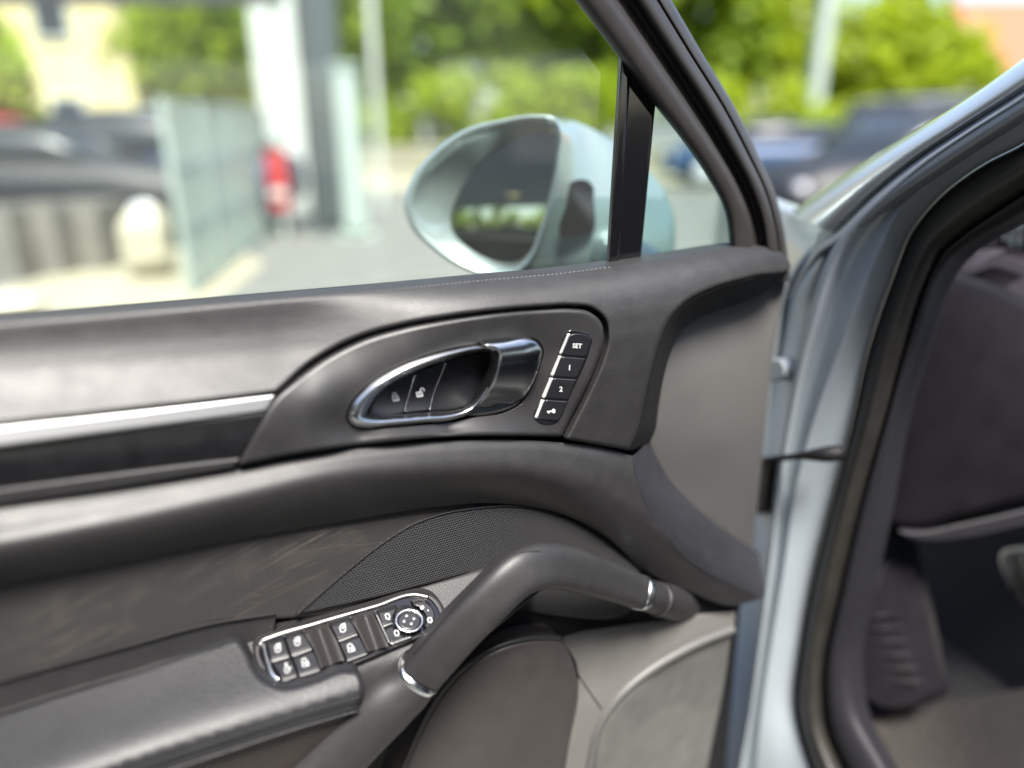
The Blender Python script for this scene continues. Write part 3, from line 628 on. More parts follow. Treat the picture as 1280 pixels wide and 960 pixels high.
for q in KEYS:
    k = patch('window_button', c3([(*p, 'c') for p in q]), lambda x, y: dW(x, y)+.0085, 'button_black', sw, step=6, r=1.8, rd=.0015, th=.008, cstep=2.5)
    a, b = q[3], q[2]                # bright front lip of each key
    patch('button_lip', c3([(a[0], a[1]-2, 'c'), (b[0], b[1]-2, 'c'), (b[0]+5, b[1]+14, 'c'), (a[0]+5, a[1]+16, 'c')]), lambda x, y: dW(x, y)+.0070, 'key_chrome', sw, step=6, r=1.2, rd=.0012, th=.006, cstep=2.5)
    a, b = q[1], q[2]
    patch('button_side', c3([(a[0]+1, a[1], 'c'), (a[0]+11, a[1]-2, 'c'), (b[0]+13, b[1]+8, 'c'), (b[0]+2, b[1]+2, 'c')]), lambda x, y: dW(x, y)+.0068, 'key_chrome' if q in (KEYS[1], KEYS[2], KEYS[4], KEYS[5]) else 'gloss_black', sw, step=6, r=1, rd=.001, th=.006, cstep=2.5)
def dish(cx, cy, sx):
    return lambda x, y: dW(x, y)+.0110-.0070*np.exp(-(((x-cx)+.35*(y-cy)*-1)/sx)**2)
for q, c in (([(352, 352), (498, 310), (548, 396), (596, 516), (455, 566), (402, 440)], (474, 440)), ([(642, 268), (765, 232), (815, 315), (868, 432), (742, 468), (682, 350)], (755, 350))):
    cx, cy = c3([c])[0]
    patch('finger_recess', c3([(*p, 'c') for p in q]), dish(cx, cy, 9), 'satin_dark', sw, step=3, r=1.5, rd=.001, th=.006, cstep=2.5)
for q in ([(398, 432), (440, 440), (478, 465), (492, 490), (470, 505), (430, 512)], [(678, 345), (715, 352), (750, 375), (765, 400), (745, 412), (710, 420)], [(400, 410), (440, 398), (475, 372), (492, 340)], [(680, 332), (715, 318), (745, 295), (762, 268)]):
    qq = curve(c3(q), False, 2)
    sweep('recess_lip', [(dpt(x, y, dW(x, y)+.002), .0007) for x, y in qq[:, :2]], 'bezel_plastic', sw, nseg=6, sub=1)
for q in ([(800, 226), (918, 196), (895, 240), (890, 282), (828, 304)], [(838, 328), (893, 308), (912, 345), (960, 372), (1000, 368), (878, 414)]):
    patch('mirror_button', c3([(*p, 'c') for p in q]), lambda x, y: dW(x, y)+.0075, 'button_black', sw, step=6, r=1.5, rd=.0015, th=.007, cstep=2.5)
patch('button_lip', c3([(868, 402, 'c'), (1010, 366, 'c'), (1015, 376, 'c'), (882, 424, 'c')]), lambda x, y: dW(x, y)+.0068, 'key_chrome', sw, step=6, r=1, rd=.001, th=.005, cstep=2.5)
patch('button_lip', c3([(826, 300, 'c'), (895, 280, 'c'), (898, 292, 'c'), (832, 316, 'c')]), lambda x, y: dW(x, y)+.0068, 'key_chrome', sw, step=6, r=1, rd=.001, th=.005, cstep=2.5)
patch('button_side', c3([(782, 232, 'c'), (797, 228, 'c'), (880, 412, 'c'), (866, 418, 'c')]), lambda x, y: dW(x, y)+.006, 'key_chrome', sw, step=6, r=1, rd=.001, th=.005, cstep=2.5)
patch('mirror_button', c3([(1010, 172, 'c'), (1085, 158), (1130, 190), (1150, 240), (1130, 300), (1085, 320, 'c'), (1100, 260), (1070, 205)]), lambda x, y: dW(x, y)+.0070, 'button_black', sw, step=6, r=1.5, rd=.0015, th=.007, cstep=2.5)
kc = c3([(992, 276)])[0]; kx, ky = 85/4.923, 70/4.923
def ell(f, g=None): return [(kc[0]+kx*f*math.cos(t), kc[1]+ky*f*math.sin(t)) for t in np.linspace(0, 2*math.pi, 20, endpoint=False)]
patch('mirror_knob', ell(.86), lambda x, y: dW(x, y)+.0125, 'button_black', sw, step=4, r=3, rd=.002, th=.012, cstep=2)
q = np.array(ell(.95)+ell(.95)[:1]); sweep('knob_ring', [(dpt(x, y, dW(x, y)+.0115), .0013) for x, y in q], 'chrome', sw, nseg=10, sub=3, caps=False)
dKn = lambda x, y: dW(x, y)+.0132
def wicon(cx, cy, lines, s=6.8, wd=1.0, dd=None): strokes('switch_symbol', lines, *c3([(cx, cy)])[0], s, wd, dd or (lambda x, y: dW(x, y)+.0091), 'white_print', sw, rot=-.28, shear=.12)
doorL = [[(-.5, -.2), (-.1, -.7), (.55, -.7), (.5, .5), (.1, .75), (-.4, .6), (-.5, -.2)], ['fill', (-.1, -.15), (.1, -.4), (.3, -.4), (.25, .1), (-.1, .15)]]
doorR = [[(-.55, .7), (-.55, -.6), (.0, -.75), (.45, -.05), (.6, .7), (-.55, .7)], [(-.5, .05), (.4, .05)], ['fill', (.05, .1), (.5, .15), (.6, .7), (.1, .7)]]
carT = [[(-.1, -.9), (.15, -.9), (.25, -.2), (.5, .5), (.35, .9), (-.25, .9), (-.4, .45), (-.15, -.3), (-.1, -.9)], [(.3, .3), (.95, .15)]]
wicon(182, 443, doorL); wicon(302, 402, doorL); wicon(582, 320, doorL); wicon(352, 530, doorR); wicon(634, 440, doorR); wicon(237, 565, carT, 6.5)
mir = [[(-.45, -.4), (-.1, -.65), (.4, -.5), (.5, .3), (.2, .65), (-.3, .45), (-.45, -.4)]]
wicon(858, 249, mir+[[(.1, .6), (.35, .75)]], 5.5, 1.2); wicon(914, 352, mir, 5.5, 1.2)
wicon(1072, 195, [['fill', (-.6, -.2), (-.2, -.6), (.4, -.5), (.6, 0), (.3, .5), (-.4, .4)]], 4.5); wicon(1108, 212, [['fill', (-.3, -.3), (.3, -.3), (.3, .3), (-.3, .3)]], 3); wicon(1118, 272, mir, 5, 1.6)
for ax, ay, rt in ((975, 243, 0), (1022, 262, 1), (1006, 296, 2), (958, 280, 3)):
    tri = [(-.6, .5), (0, -.6), (.6, .5)]; a = rt*math.pi/2-.15
    tri = [(x*math.cos(a)-y*math.sin(a), x*math.sin(a)+y*math.cos(a)) for x, y in tri]; wicon(ax, ay, [['fill', *tri]], 3.0, 1, dKn)

# ---- armrest
FX = [-320, 0, 120, 200, 300, 380, 453, 600]; FY = [1130, 1003, 963, 937, 907, 884, 862, 815]
def yfr(x): return np.interp(x, FX, FY)
def dAR(x, y):
    s = yfr(x)-y                                   # pixels above the front edge
    top = .138-.00085*s; side = .138+.0*s-.0002*np.clip(-s, 0, 99)
    k = 13.0; return -k*1e-3*np.log(np.exp(-top/(k*1e-3))+np.exp(-side/(k*1e-3)))+.003
arm = patch('armrest', [(-320, 990, 'c'), (-160, 938), (0, 888), (150, 845), (270, 806), (298, 799), (308, 812), (320, 838), (335, 852), (352, 858), (390, 851), (432, 837), (447, 839), (454, 855), (450, 878), (436, 893), (380, 914), (300, 940), (200, 972), (100, 1005), (0, 1040), (-320, 1168, 'c')], dAR, 'leather', door, step=7, r=7, rd=.005, th=.03)
sl1 = [(449, 871), (380, 891), (300, 917), (200, 950), (100, 984), (0, 1020)]
stitches('armrest_stitching', sl1, lambda x, y: dAR(x, y)+.0003, 'thread', arm, pitch=6.5, length=.62, rad=.00055)
for off in (12, 17):
    q = curve([(x, y+off) for x, y in sl1], False, 10); sweep('seam_welt', [(dpt(x, y, float(dAR(np.array([x]), np.array([y]))[0])+.0002), .0011) for x, y in q[:, :2]], 'dark_trim' if off == 12 else 'leather', arm, nseg=8, sub=2)
patch('armrest_side', [(452, 876, 'c'), (446, 905), (410, 945), (360, 1000), (300, 1080, 'c'), (-320, 1400, 'c'), (-320, 1150, 'c'), (0, 1030), (200, 962), (380, 904)], lambda x, y: .127-.00012*np.clip(y-yfr(x), 0, 200), 'brown_trim', door, step=12, r=4, rd=.003, th=.04)
# ---- pull handle
def hp(x, y, d, r): p = dpt(x, y, d); t = (p[1]*cp+(CZ-p[2])*sp); return (p, r/FPX*t)
hn = np.array([.35, -.80, .49])
ph = sweep('pull_handle', [hp(527, 839, .120, 27.5), hp(545, 818, .125, 28), hp(566, 794, .130, 28), hp(590, 769, .134, 28), hp(613, 746, .136, 28), hp(634, 725, .135, 28.5), hp(654, 712, .132, 29), hp(678, 706.5, .126, 28.5), hp(704, 709, .118, 27.5), hp(735, 718, .106, 25.5), hp(765, 728, .094, 23), hp(795, 739, .082, 21)], 'soft_trim', door, nseg=64, power=3.6, refn=hn, sub=6, flat=.92)
cr = curve([(518, 818), (537, 796), (562, 767), (592, 735), (614, 712), (634, 697), (656, 690), (676, 689)], False, 6)
hb = BVHTree.FromPolygons([v.co for v in ph.data.vertices], [tuple(p.vertices) for p in ph.data.polygons]); sm_ = []
for x, y in cr[:, :2]:
    dr = Vector(ray(x, y)).normalized(); h_ = hb.ray_cast(Vector((0, 0, CZ)), dr)[0]
    if h_: sm_.append((np.array(h_-dr*.0002), .0007))
sweep('handle_seam', sm_, 'recess_black', ph, nseg=6, sub=2)
sweep('handle_collar', [hp(521, 845, .118, 29.5), hp(527.5, 838, .121, 30)], 'chrome', ph, nseg=40, power=2.4, refn=hn, sub=3)
sweep('handle_collar', [hp(794, 738.5, .0825, 22), hp(800, 740.5, .080, 22)], 'satin_chrome', ph, nseg=40, power=2.4, refn=hn, sub=3)
sweep('handle_root', [hp(799, 740, .080, 20.5), hp(815, 746, .070, 20), hp(830, 750, .052, 21), hp(844, 752, .026, 23), hp(858, 753, -.015, 26)], 'soft_trim', ph, nseg=32, refn=hn, sub=4)
sweep('handle_collar', [hp(820, 748, .067, 21.2), hp(823, 749, .065, 21.5)], 'bezel_plastic', ph, nseg=32, refn=hn, sub=2)
sweep('handle_base', [hp(522, 844, .118, 29), hp(507, 859, .116, 33), hp(484, 876, .112, 38), hp(456, 902, .110, 39), hp(422, 938, .109, 40), hp(380, 985, .108, 44), hp(320, 1060, .105, 50)], 'soft_trim', ph, nseg=48, power=2.5, refn=hn, sub=6)
# ---- panel coloured dark for the handle's shadow, pocket, lower plate
patch('handle_backing', [(540, 880, 'c'), (560, 780, 'c'), (700, 735), (800, 712), (860, 734), (925, 752, 'c'), (922, 775, 'c'), (850, 778), (760, 792), (690, 805), (637, 830, 'c')], tps([(540, 880, .05), (600, 790, .045), (700, 740, .020), (800, 715, .028), (920, 760, .030), (850, 775, .034), (760, 788, .030), (690, 800, .034), (740, 755, .012)]), 'dark_trim', door, step=8, r=4, rd=.002, th=.03)
dP = lambda x, y: .046+.034*np.clip(1-((x-640-.25*(880-y))/105)**2, -1, 1)-.0002*np.clip(830-y, 0, 60)
pk = patch('door_pocket', [(470, 1040, 'c'), (505, 960), (536, 891), (554, 862), (575, 838), (599, 820), (637, 803), (675, 797), (700, 799), (714, 822), (721, 850), (719, 885), (712, 925), (698, 1040, 'c')], dP, 'pocket_trim', door, step=8, r=9, rd=.008, th=.05)
q = curve([(470, 1040), (505, 960), (536, 891), (554, 862), (575, 838), (599, 820), (637, 803), (675, 797), (700, 798)], False, 8)
sweep('pocket_rim', [(dpt(x, y, float(dP(np.array([x]), np.array([y]))[0])-.004), .0045) for x, y in q[:, :2]], 'soft_trim', pk, nseg=12, sub=2)
dD = tps([(690, 796, .030), (760, 785, .034), (850, 772, .036), (915, 765, .034), (910, 790, .040), (810, 835, .046), (750, 885, .050), (720, 850, .040), (720, 1000, .050), (800, 800, .040)])
patch('lower_plate', [(680, 799, 'c'), (760, 786), (850, 771), (920, 764, 'c'), (917, 788, 'c'), (880, 803), (840, 823), (800, 849), (769, 878), (749, 910), (739, 950), (733, 1030, 'c'), (690, 1030, 'c'), (712, 925), (722, 870), (716, 822)], dD, 'lower_trim', door, step=8, r=4, rd=.002, th=.03)
sweep('plate_seam', [(dpt(x, y, float(dD(np.array([x]), np.array([y]))[0])+.0003), .0009) for x, y in curve([(694, 800), (710, 812), (720, 838), (735, 862), (752, 886)], False, 6)[:, :2]], 'dark_trim', door, nseg=6, sub=2)
q = curve([(916, 786), (880, 800), (840, 820), (800, 846), (768, 876), (748, 908), (738, 950), (732, 1030)], False, 8)
sweep('speaker_rim', [(dpt(x, y, .050), .0075) for x, y in q[:, :2]], 'endcap', door, nseg=16, sub=2)
patch('lower_speaker', [(914, 792, 'c'), (880, 808), (840, 828), (800, 856), (770, 886), (752, 916), (744, 955), (738, 1030, 'c'), (870, 1030, 'c'), (890, 930), (906, 850)], tps([(910, 795, .048), (800, 856, .050), (750, 950, .050), (880, 960, .042), (850, 880, .038), (900, 850, .042), (740, 1030, .05)]), 'speaker_cloth', door, step=8, r=4, rd=.003, th=.03)
# ---- window frame, divider, glass
fi = [(560, -190), (640, -98), (719.5, 0), (776, 74), (817, 129), (852, 173.6), (884, 220), (905.5, 262), (912.5, 308), (913, 350)]
fo = [(728, -190), (786, -90), (838, 0), (877, 67), (920, 138), (948, 195), (969, 244), (979, 285), (984, 320), (987, 352)]
def fr_(t, d): return [(a[0]*(1-t)+b[0]*t, a[1]*(1-t)+b[1]*t, d) for a, b in zip(fi, fo)]
loft('window_frame', [fr_(-.01, -.034), fr_(.0, -.022), fr_(.05, -.012), fr_(.14, -.006), fr_(.34, -.004), fr_(.40, -.010), fr_(.44, -.022), fr_(.56, -.026), fr_(.62, -.020), fr_(.67, -.010), fr_(.76, -.008), fr_(.83, -.012), fr_(.86, -.026), fr_(.89, -.022), fr_(.96, -.026), fr_(1.0, -.036), fr_(1.01, -.07)], 'frame_trim', door, nu=110, nv=3, sharp=(5, 6, 8, 11, 12))
dv = patch('window_divider', [(780, 66, 'c'), (821, 112, 'c'), (799, 345, 'c'), (774, 345, 'c')], -.026, 'gloss_black', door, step=20, r=3, rd=.002, th=.006)
patch('divider_seal', [(776.5, 60, 'c'), (789, 76, 'c'), (773, 345, 'c'), (759, 345, 'c')], -.022, 'gloss_black', door, step=20, r=4, rd=.004, th=.004)
patch('window_glass', [(-320, 460, 'c'), (-320, -260, 'c'), (560, -260, 'c'), (640, -95, 'c'), (776, 76, 'c'), (762, 350, 'c')], -.044, 'window_glass', door, step=80, r=1, rd=0, th=0)
patch('quarter_glass', [(812, 120, 'c'), (852, 172, 'c'), (886, 220, 'c'), (908, 262, 'c'), (915, 345, 'c'), (795, 345, 'c')], -.040, 'quarter_glass', door, step=80, r=1, rd=0, th=0)
# ---- wing mirror
C4 = (3.2, 460, 80); c4 = lambda p: cv(*C4, p)
rim = c4([(145, 560), (180, 450), (260, 350), (380, 265), (540, 220), (690, 203), (748, 213), (777, 265), (771, 380), (745, 520), (700, 680), (650, 790), (600, 838), (500, 856), (380, 820), (250, 735), (170, 650)])
lip = c4([(215, 565), (245, 465), (315, 380), (420, 305), (560, 258), (700, 245), (738, 252), (752, 290), (748, 390), (725, 520), (685, 660), (640, 765), (590, 812), (500, 815), (400, 780), (300, 715), (235, 645)])
mgl = c4([(330, 620), (355, 535), (425, 425), (520, 340), (640, 288), (725, 275), (748, 288), (752, 330), (736, 480), (702, 640), (662, 740), (600, 806), (500, 788), (400, 735), (345, 680)])
mc = (622, 246); A_ = lambda p, c=mc: angular(p, c, 120)
k3 = [(560, 262), (585, 215), (630, 172), (690, 148), (735, 158), (768, 185), (782, 225), (780, 285), (765, 325), (720, 352), (650, 352), (595, 320)]
k4 = [(610, 262), (640, 215), (690, 172), (745, 168), (800, 203), (829, 238), (841, 286), (838, 320), (800, 350), (720, 355), (650, 335)]
k5 = [(660, 265), (690, 225), (740, 208), (790, 220), (822, 255), (828, 290), (810, 325), (750, 340), (690, 315)]
def zr(P, z): return np.c_[P, np.full(len(P), z)]
tm = lambda P, z0: np.c_[P, z0-.00016*(P[:, 0]-622)+.00030*(P[:, 1]-246)]     # glass stands upright, turned a little
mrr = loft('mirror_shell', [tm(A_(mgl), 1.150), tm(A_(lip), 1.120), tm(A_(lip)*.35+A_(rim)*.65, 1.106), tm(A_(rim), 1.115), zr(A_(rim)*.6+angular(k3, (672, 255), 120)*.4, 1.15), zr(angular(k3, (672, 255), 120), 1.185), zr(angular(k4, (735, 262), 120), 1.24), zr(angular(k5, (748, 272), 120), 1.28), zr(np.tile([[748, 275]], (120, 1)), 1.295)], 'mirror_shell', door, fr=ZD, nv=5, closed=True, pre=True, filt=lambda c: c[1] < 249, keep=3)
low = loft('mirror_reflection_half', [tm(A_(rim), 1.1155), zr(A_(rim)*.6+angular(k3, (672, 255), 120)*.4, 1.150), zr(angular(k3, (672, 255), 120), 1.185), zr(angular(k4, (735, 262), 120), 1.24), zr(angular(k5, (748, 272), 120), 1.28), zr(np.tile([[748, 275]], (120, 1)), 1.295)], 'mirror_reflection_tint', mrr, fr=ZD, nv=5, closed=True, pre=True, filt=lambda c: c[1] >= 246)  # lower half of the housing, split off to paint in a reflection
mq = A_(mgl)[::2]; nm_ = len(mq); V = []; mcx, mcy = mq.mean(0)
for f in (1, .8, .6, .4, .2, 0):
    q = np.array([mcx, mcy])*(1-f)+mq*f
    for x, y in (q if f else q[:1]): V.append(tm(np.array([[x, y]]), 1.149)[0]+np.array([0, 0, ((x-mcx)**2+(y-mcy)**2)*.0013**2/(2*1.1)-.004]))
V = np.array(V); F = [(l*nm_+i, l*nm_+(i+1) % nm_, (l+1)*nm_+(i+1) % nm_, (l+1)*nm_+i) for l in range(4) for i in range(nm_)]+[(4*nm_+i, 4*nm_+(i+1) % nm_, 5*nm_) for i in range(nm_)]
mesh('mirror_glass', ZD.at(V[:, 0], V[:, 1], V[:, 2]), F, 'mirror_glass', mrr, True)
pf = curve(c4([(818, 470), (880, 468), (900, 490), (903, 540), (890, 680), (840, 688), (768, 686), (765, 670), (795, 560)]), True, 3)
bvv = [v.co for ob in (mrr, low) for v in ob.data.vertices]; bvf = []; o_ = 0
for ob in (mrr, low):
    bvf += [tuple(i+o_ for i in p.vertices) for p in ob.data.polygons]; o_ += len(ob.data.vertices)
bvh = BVHTree.FromPolygons(bvv, bvf); V = []
for p in list(pf)+[pf.mean(0)]:
    dr = Vector(ray(p[0], p[1])).normalized(); hit = bvh.ray_cast(Vector((0, 0, CZ)), dr)[0]
    V.append((hit if hit else Vector((0, 0, CZ))+dr*1.2)-dr*.003)
W_ = np.array([tuple(v) for v in V]); c_ = W_.mean(0); nn_ = np.linalg.svd(W_-c_)[2][2]; V = []     # flat window set on the shell
for p in list(pf)+[pf.mean(0)]:
    dr = ray(p[0], p[1]); o_ = np.array([0, 0, CZ]); t_ = ((c_-o_) @ nn_)/(dr @ nn_); V.append(o_+dr*(t_-.014))
n_ = len(pf); mesh('indicator_window', V, [(i, (i+1) % n_, n_) for i in range(n_)], 'gloss_black', mrr)
sweep('mirror_foot', [(ZD.at(np.array(760.), np.array(312.), np.array(1.2)), .045), (ZD.at(np.array(800.), np.array(345.), np.array(1.12)), .05), (ZD.at(np.array(830.), np.array(375.), np.array(1.03)), .05)], 'mirror_reflection_tint', mrr, refn=(0, 0, 1), sub=4)
mat('shaded_channel_paint', (.20, .22, .245), .4, .2, coat=.3)  # body paint darkened to paint in the shadow of the channel
# ================================================================== THE CAR BODY
c0 = dpt(1040, 700, -.1, SIDE); body = thing('silver_car', 'silver blue car body with bare door opening, dark dashboard end and footwell', 'car', (c0[0], c0[1], .25))
def sd(pts, d): return [(p[0], p[1], d) for p in pts]
L3 = [(1330, 140), (1280, 178), (1230, 204), (1175, 245), (1138, 290), (1117, 341), (1086, 430), (1062, 534), (1041, 616), (1017, 712), (1000, 809), (993, 884), (1010, 953), (1035, 1010)]
L4 = [(1340, 195), (1285, 238), (1257, 256), (1205, 292), (1178, 315), (1165, 340), (1134, 430), (1107, 527), (1076, 630), (1048, 747), (1028, 850), (1035, 918), (1052, 956), (1080, 1010)]
L5 = [(1345, 225), (1290, 262), (1262, 278), (1224, 299), (1195, 322), (1179, 345), (1152, 425), (1127, 506), (1103, 630), (1083, 726), (1065, 822), (1072, 884), (1107, 953), (1140, 1010)]
mix = lambda a, b, t: [(p[0]*(1-t)+q[0]*t, p[1]*(1-t)+q[1]*t) for p, q in zip(a, b)]
L2 = [(1330, 95), (1280, 130), (1202, 180), (1175, 202), (1105, 261), (1062, 305), (1020, 420), (1000, 520), (990, 610), (975, 712), (962, 809), (950, 884), (945, 953), (945, 1010)]
jl = [(1330, 75), (1280, 110), (1202, 160), (1148, 196), (1094, 240), (1042, 292), (1000, 400), (975, 520), (962, 610), (950, 712), (938, 809), (928, 884), (915, 953), (905, 1010)]
j0 = [(1330, 70), (1280, 104), (1202, 155), (1145, 192), (1085, 240), (1020, 292), (960, 400), (940, 520), (930, 610), (920, 712), (905, 809), (890, 884), (880, 953), (870, 1010)]
KR = [(1322, 100), (1275, 140), (1200, 190), (1165, 222), (1120, 270), (1100, 312), (1052, 430), (1016, 530), (995, 612), (980, 712), (964, 809), (953, 884), (946, 953), (942, 1010)]
jm = [(p[0]+9, p[1]+3) for p in jl]
loft('door_jamb', [sd(j0, -.075), sd(jl, -.055), sd(jm, -.024), sd(mix(jm, KR, .2), -.026), sd(mix(jm, KR, .55), -.050), sd(KR, -.046), sd(mix(KR, L3, .5), -.070), sd(mix(KR, L3, .95), -.094), sd(L3, -.112)], 'shaded_jamb_paint', body, fr=SIDE, nu=130, nv=4, sharp=(2, 5))
loft('door_seal', [sd(L3, -.065), sd(mix(L3, L4, .06), -.040), sd(mix(L3, L4, .28), -.022), sd(mix(L3, L4, .55), -.022), sd(mix(L3, L4, .85), -.042), sd(mix(L3, L4, .9), -.050), sd(L4, -.065)], 'rubber', body, fr=INNER, nu=140, nv=4)
loft('sill_trim', [sd(mix(L3, L4, .97), -.075), sd(mix(L4, L5, .15), -.055), sd(mix(L4, L5, .8), -.075), sd(L5, -.10), sd([(p[0]+14, p[1]+4) for p in L5], -.16)], 'pillar_trim', body, fr=INNER, nu=120, nv=3)
P0_ = [(985, 268), (1045, 225), (1100, 190), (1200, 128), (1280, 73), (1340, 30)]; P1_ = [(1042, 291), (1094, 240), (1148, 196), (1202, 160), (1280, 110), (1340, 66)]
loft('windscreen_pillar', [sd(P0_, -.085), sd(mix(P0_, P1_, .12), -.050), sd(mix(P0_, P1_, .5), -.028), sd(mix(P0_, P1_, .9), -.030), sd(P1_, -.045)], 'paint', body, fr=SIDE, nu=80, nv=4)
P1_ = [(985, 372), (1008, 330), (1022, 308)]+P1_
loft('pillar_channel', [sd(P1_, -.04), *[[(p[0]+ox*k, p[1]+oy*k, d) for p, k in zip(P1_, (.1, .25, .4, .6, .8, 1, 1, 1, 1))] for ox, oy, d in ((4, 6, -.028), (12, 20, -.026), (18, 30, -.048))]], 'shaded_channel_paint', body, fr=SIDE, nu=60, nv=3)
patch('fender', [(900, 225, 'c'), (975, 256), (1000, 262), (1045, 291), (1015, 318), (992, 350), (975, 440), (960, 560), (945, 700), (925, 990, 'c'), (860, 990, 'c'), (870, 500, 'c')], tps([(900, 225, -.10), (1000, 262, -.08), (1045, 291, -.07), (990, 360, -.055), (960, 560, -.06), (925, 990, -.06), (860, 990, -.12), (870, 500, -.12)]), 'paint', body, fr=SIDE, step=10, r=8, rd=.01, th=.03)
sweep('bonnet_gap', [(dpt(x, y, -.068, SIDE), .002) for x, y in ((992, 262), (1015, 272), (1040, 288))], 'gloss_black', body, nseg=8, sub=3)
# hinge block, check strap
patch('hinge_block', [(958, 452), (976, 450), (980, 456), (978, 474), (960, 477)], -.02, 'shaded_jamb_paint', body, fr=SIDE, step=8, r=3, rd=.004, th=.05)
patch('hinge_bracket', [(938, 574, 'c'), (962, 572, 'c'), (958, 640, 'c'), (936, 645, 'c')], -.03, 'rubber', body, fr=SIDE, step=8, r=4, rd=.004, th=.04)
sweep('check_strap', [(dpt(938, 578, -.02, SIDE), .004), (dpt(965, 574, -.01, SIDE), .005), (dpt(1000, 570, -.018, SIDE), .006), (dpt(1030, 568, -.03, SIDE), .012), (dpt(1052, 566, -.05, SIDE), .012)], 'dark_trim', body, nseg=12, refn=(0, 0, 1), sub=4)
# dashboard end, its top, vent, lower edge
dd1 = tps([(1165, 350, -.20), (1280, 330, -.42), (1110, 640, -.20), (1280, 640, -.42), (1200, 480, -.29), (1400, 480, -.55)])
dash = patch('dashboard_end', [(1150, 352, 'c'), (1185, 338), (1215, 345), (1280, 372), (1420, 430, 'c'), (1420, 625, 'c'), (1280, 630), (1200, 650), (1140, 664), (1105, 655), (1085, 620, 'c')], dd1, 'dash', body, fr=INNER, step=10, r=14, rd=.02, th=.1)
patch('dashboard_top', [(1150, 350, 'c'), (1185, 325), (1230, 312), (1290, 330), (1420, 380, 'c'), (1420, 440, 'c'), (1280, 378), (1215, 350)], lambda x, y: dd1(x, y)-.02, 'dash_top', body, fr=INNER, step=10, r=6, rd=.008, th=.1)
patch('dashboard_cowl', [(1190, 322, 'c'), (1225, 300), (1250, 282), (1300, 268), (1420, 250, 'c'), (1420, 385, 'c'), (1290, 332), (1235, 318)], lambda x, y: dd1(x, y)-.035, 'dash', body, fr=INNER, step=10, r=10, rd=.015, th=.1)
vent = patch('air_vent', [(1250, 292), (1262, 281), (1300, 276), (1330, 290), (1330, 325), (1290, 318), (1255, 308)], lambda x, y: dd1(x, y)-.028, 'gloss_black', body, fr=INNER, step=6, r=3, rd=.004, th=.02)
for i in range(6):
    x = 1256+i*10; sweep('vent_slat', [(dpt(x, 288-i, float(dd1(np.array([x]), np.array([288]))[0])-.024, INNER), .0022), (dpt(x+6, 312+i*1.2, float(dd1(np.array([x]), np.array([312]))[0])-.024, INNER), .0022)], 'dash', vent, nseg=8, sub=2)
patch('dashboard_lip', [(1120, 662, 'c'), (1145, 664), (1200, 654), (1280, 636), (1420, 600, 'c'), (1420, 640, 'c'), (1280, 660), (1200, 676), (1150, 678), (1130, 672)], lambda x, y: dd1(x, y)+.004, 'pillar_trim', body, fr=INNER, step=8, r=5, rd=.008, th=.08)
# footwell
patch('footwell_wall', [(1060, 640, 'c'), (1420, 560, 'c'), (1420, 1100, 'c'), (1060, 1000, 'c')], lambda x, y: -.70+0*x, 'carpet', body, fr=INNER, step=40, r=3, rd=.01, th=.05)
patch('footwell_side', [(1070, 660, 'c'), (1118, 670, 'c'), (1150, 800, 'c'), (1165, 905, 'c'), (1070, 905, 'c'), (1055, 820, 'c')], tps([(1070, 660, -.18), (1118, 670, -.30), (1160, 900, -.36), (1070, 900, -.18)]), 'carpet', body, fr=INNER, step=15, r=3, rd=.005, th=.05)
patch('foot_rest', [(1090, 742, 'c'), (1108, 700), (1125, 745), (1140, 800), (1152, 850), (1160, 868), (1100, 885), (1078, 870)], tps([(1090, 742, -.20), (1120, 740, -.26), (1155, 860, -.27), (1080, 870, -.17)]), 'dash', body, fr=INNER, step=8, r=5, rd=.006, th=.05)
for i in range(6):
    y = 770+i*17; q0, q1 = 1090-i*2, 1128+i*5
    sweep('rest_rib', [(dpt(q0, y, -.186, INNER), .0015), (dpt(q1, y-4, -.252, INNER), .0015)], 'pillar_trim', body, nseg=8, sub=2)
fl = dpt(1200, 930, -.3, INNER)
patch('floor_mat', [(1065, 895), (1100, 888), (1160, 880), (1280, 862), (1420, 840, 'c'), (1420, 1150, 'c'), (1130, 1100, 'c'), (1105, 960)], tps([(1065, 895, -.17), (1160, 880, -.38), (1420, 840, -.68), (1110, 960, -.17), (1280, 960, -.36), (1420, 1100, -.42), (1130, 1100, -.12)]), 'floor_mat', body, fr=INNER, step=12, r=5, rd=.006, th=.03)
sweep('mat_binding', [(dpt(x, y, d, INNER), .006) for x, y, d in ((1160, 880, -.37), (1100, 889, -.235), (1070, 897, -.175), (1082, 925, -.17), (1110, 970, -.165), (1135, 1030, -.14))], 'pillar_trim', body, nseg=10, sub=4)
pedal = patch('pedal', [(1252, 690), (1290, 684), (1330, 690), (1335, 745), (1285, 758), (1262, 735)], -.50, 'pedal_metal', body, fr=INNER, step=8, r=4, rd=.006, th=.02)
for i in range(5):
    x = 1262+i*14; sweep('pedal_rib', [(dpt(x, 694, -.492, INNER), .004), (dpt(x+8, 748, -.492, INNER), .004)], 'rubber', pedal, nseg=8, sub=2)
sweep('pedal_arm', [(dpt(1300, 700, -.52, INNER), .012), (dpt(1310, 640, -.56, INNER), .012)], 'rubber', body, nseg=8, sub=2)
box('roof', (1.60, -.85, 1.66), (1.5, 2.8, .05), 'paint', body, -.3, .02); box('headliner', (1.60, -.85, 1.62), (1.36, 2.7, .02), 'dash', body, -.3, .005)
box('seat_cushion', (1.55, -.35, .56), (.5, .55, .22), 'leather', body, -.3, .07); box('seat_back', (1.42, -.82, 1.0), (.5, .2, .75), 'leather', body, -.3, .07); box('head_rest', (1.40, -.88, 1.46), (.28, .12, .18), 'leather', body, -.3, .05)
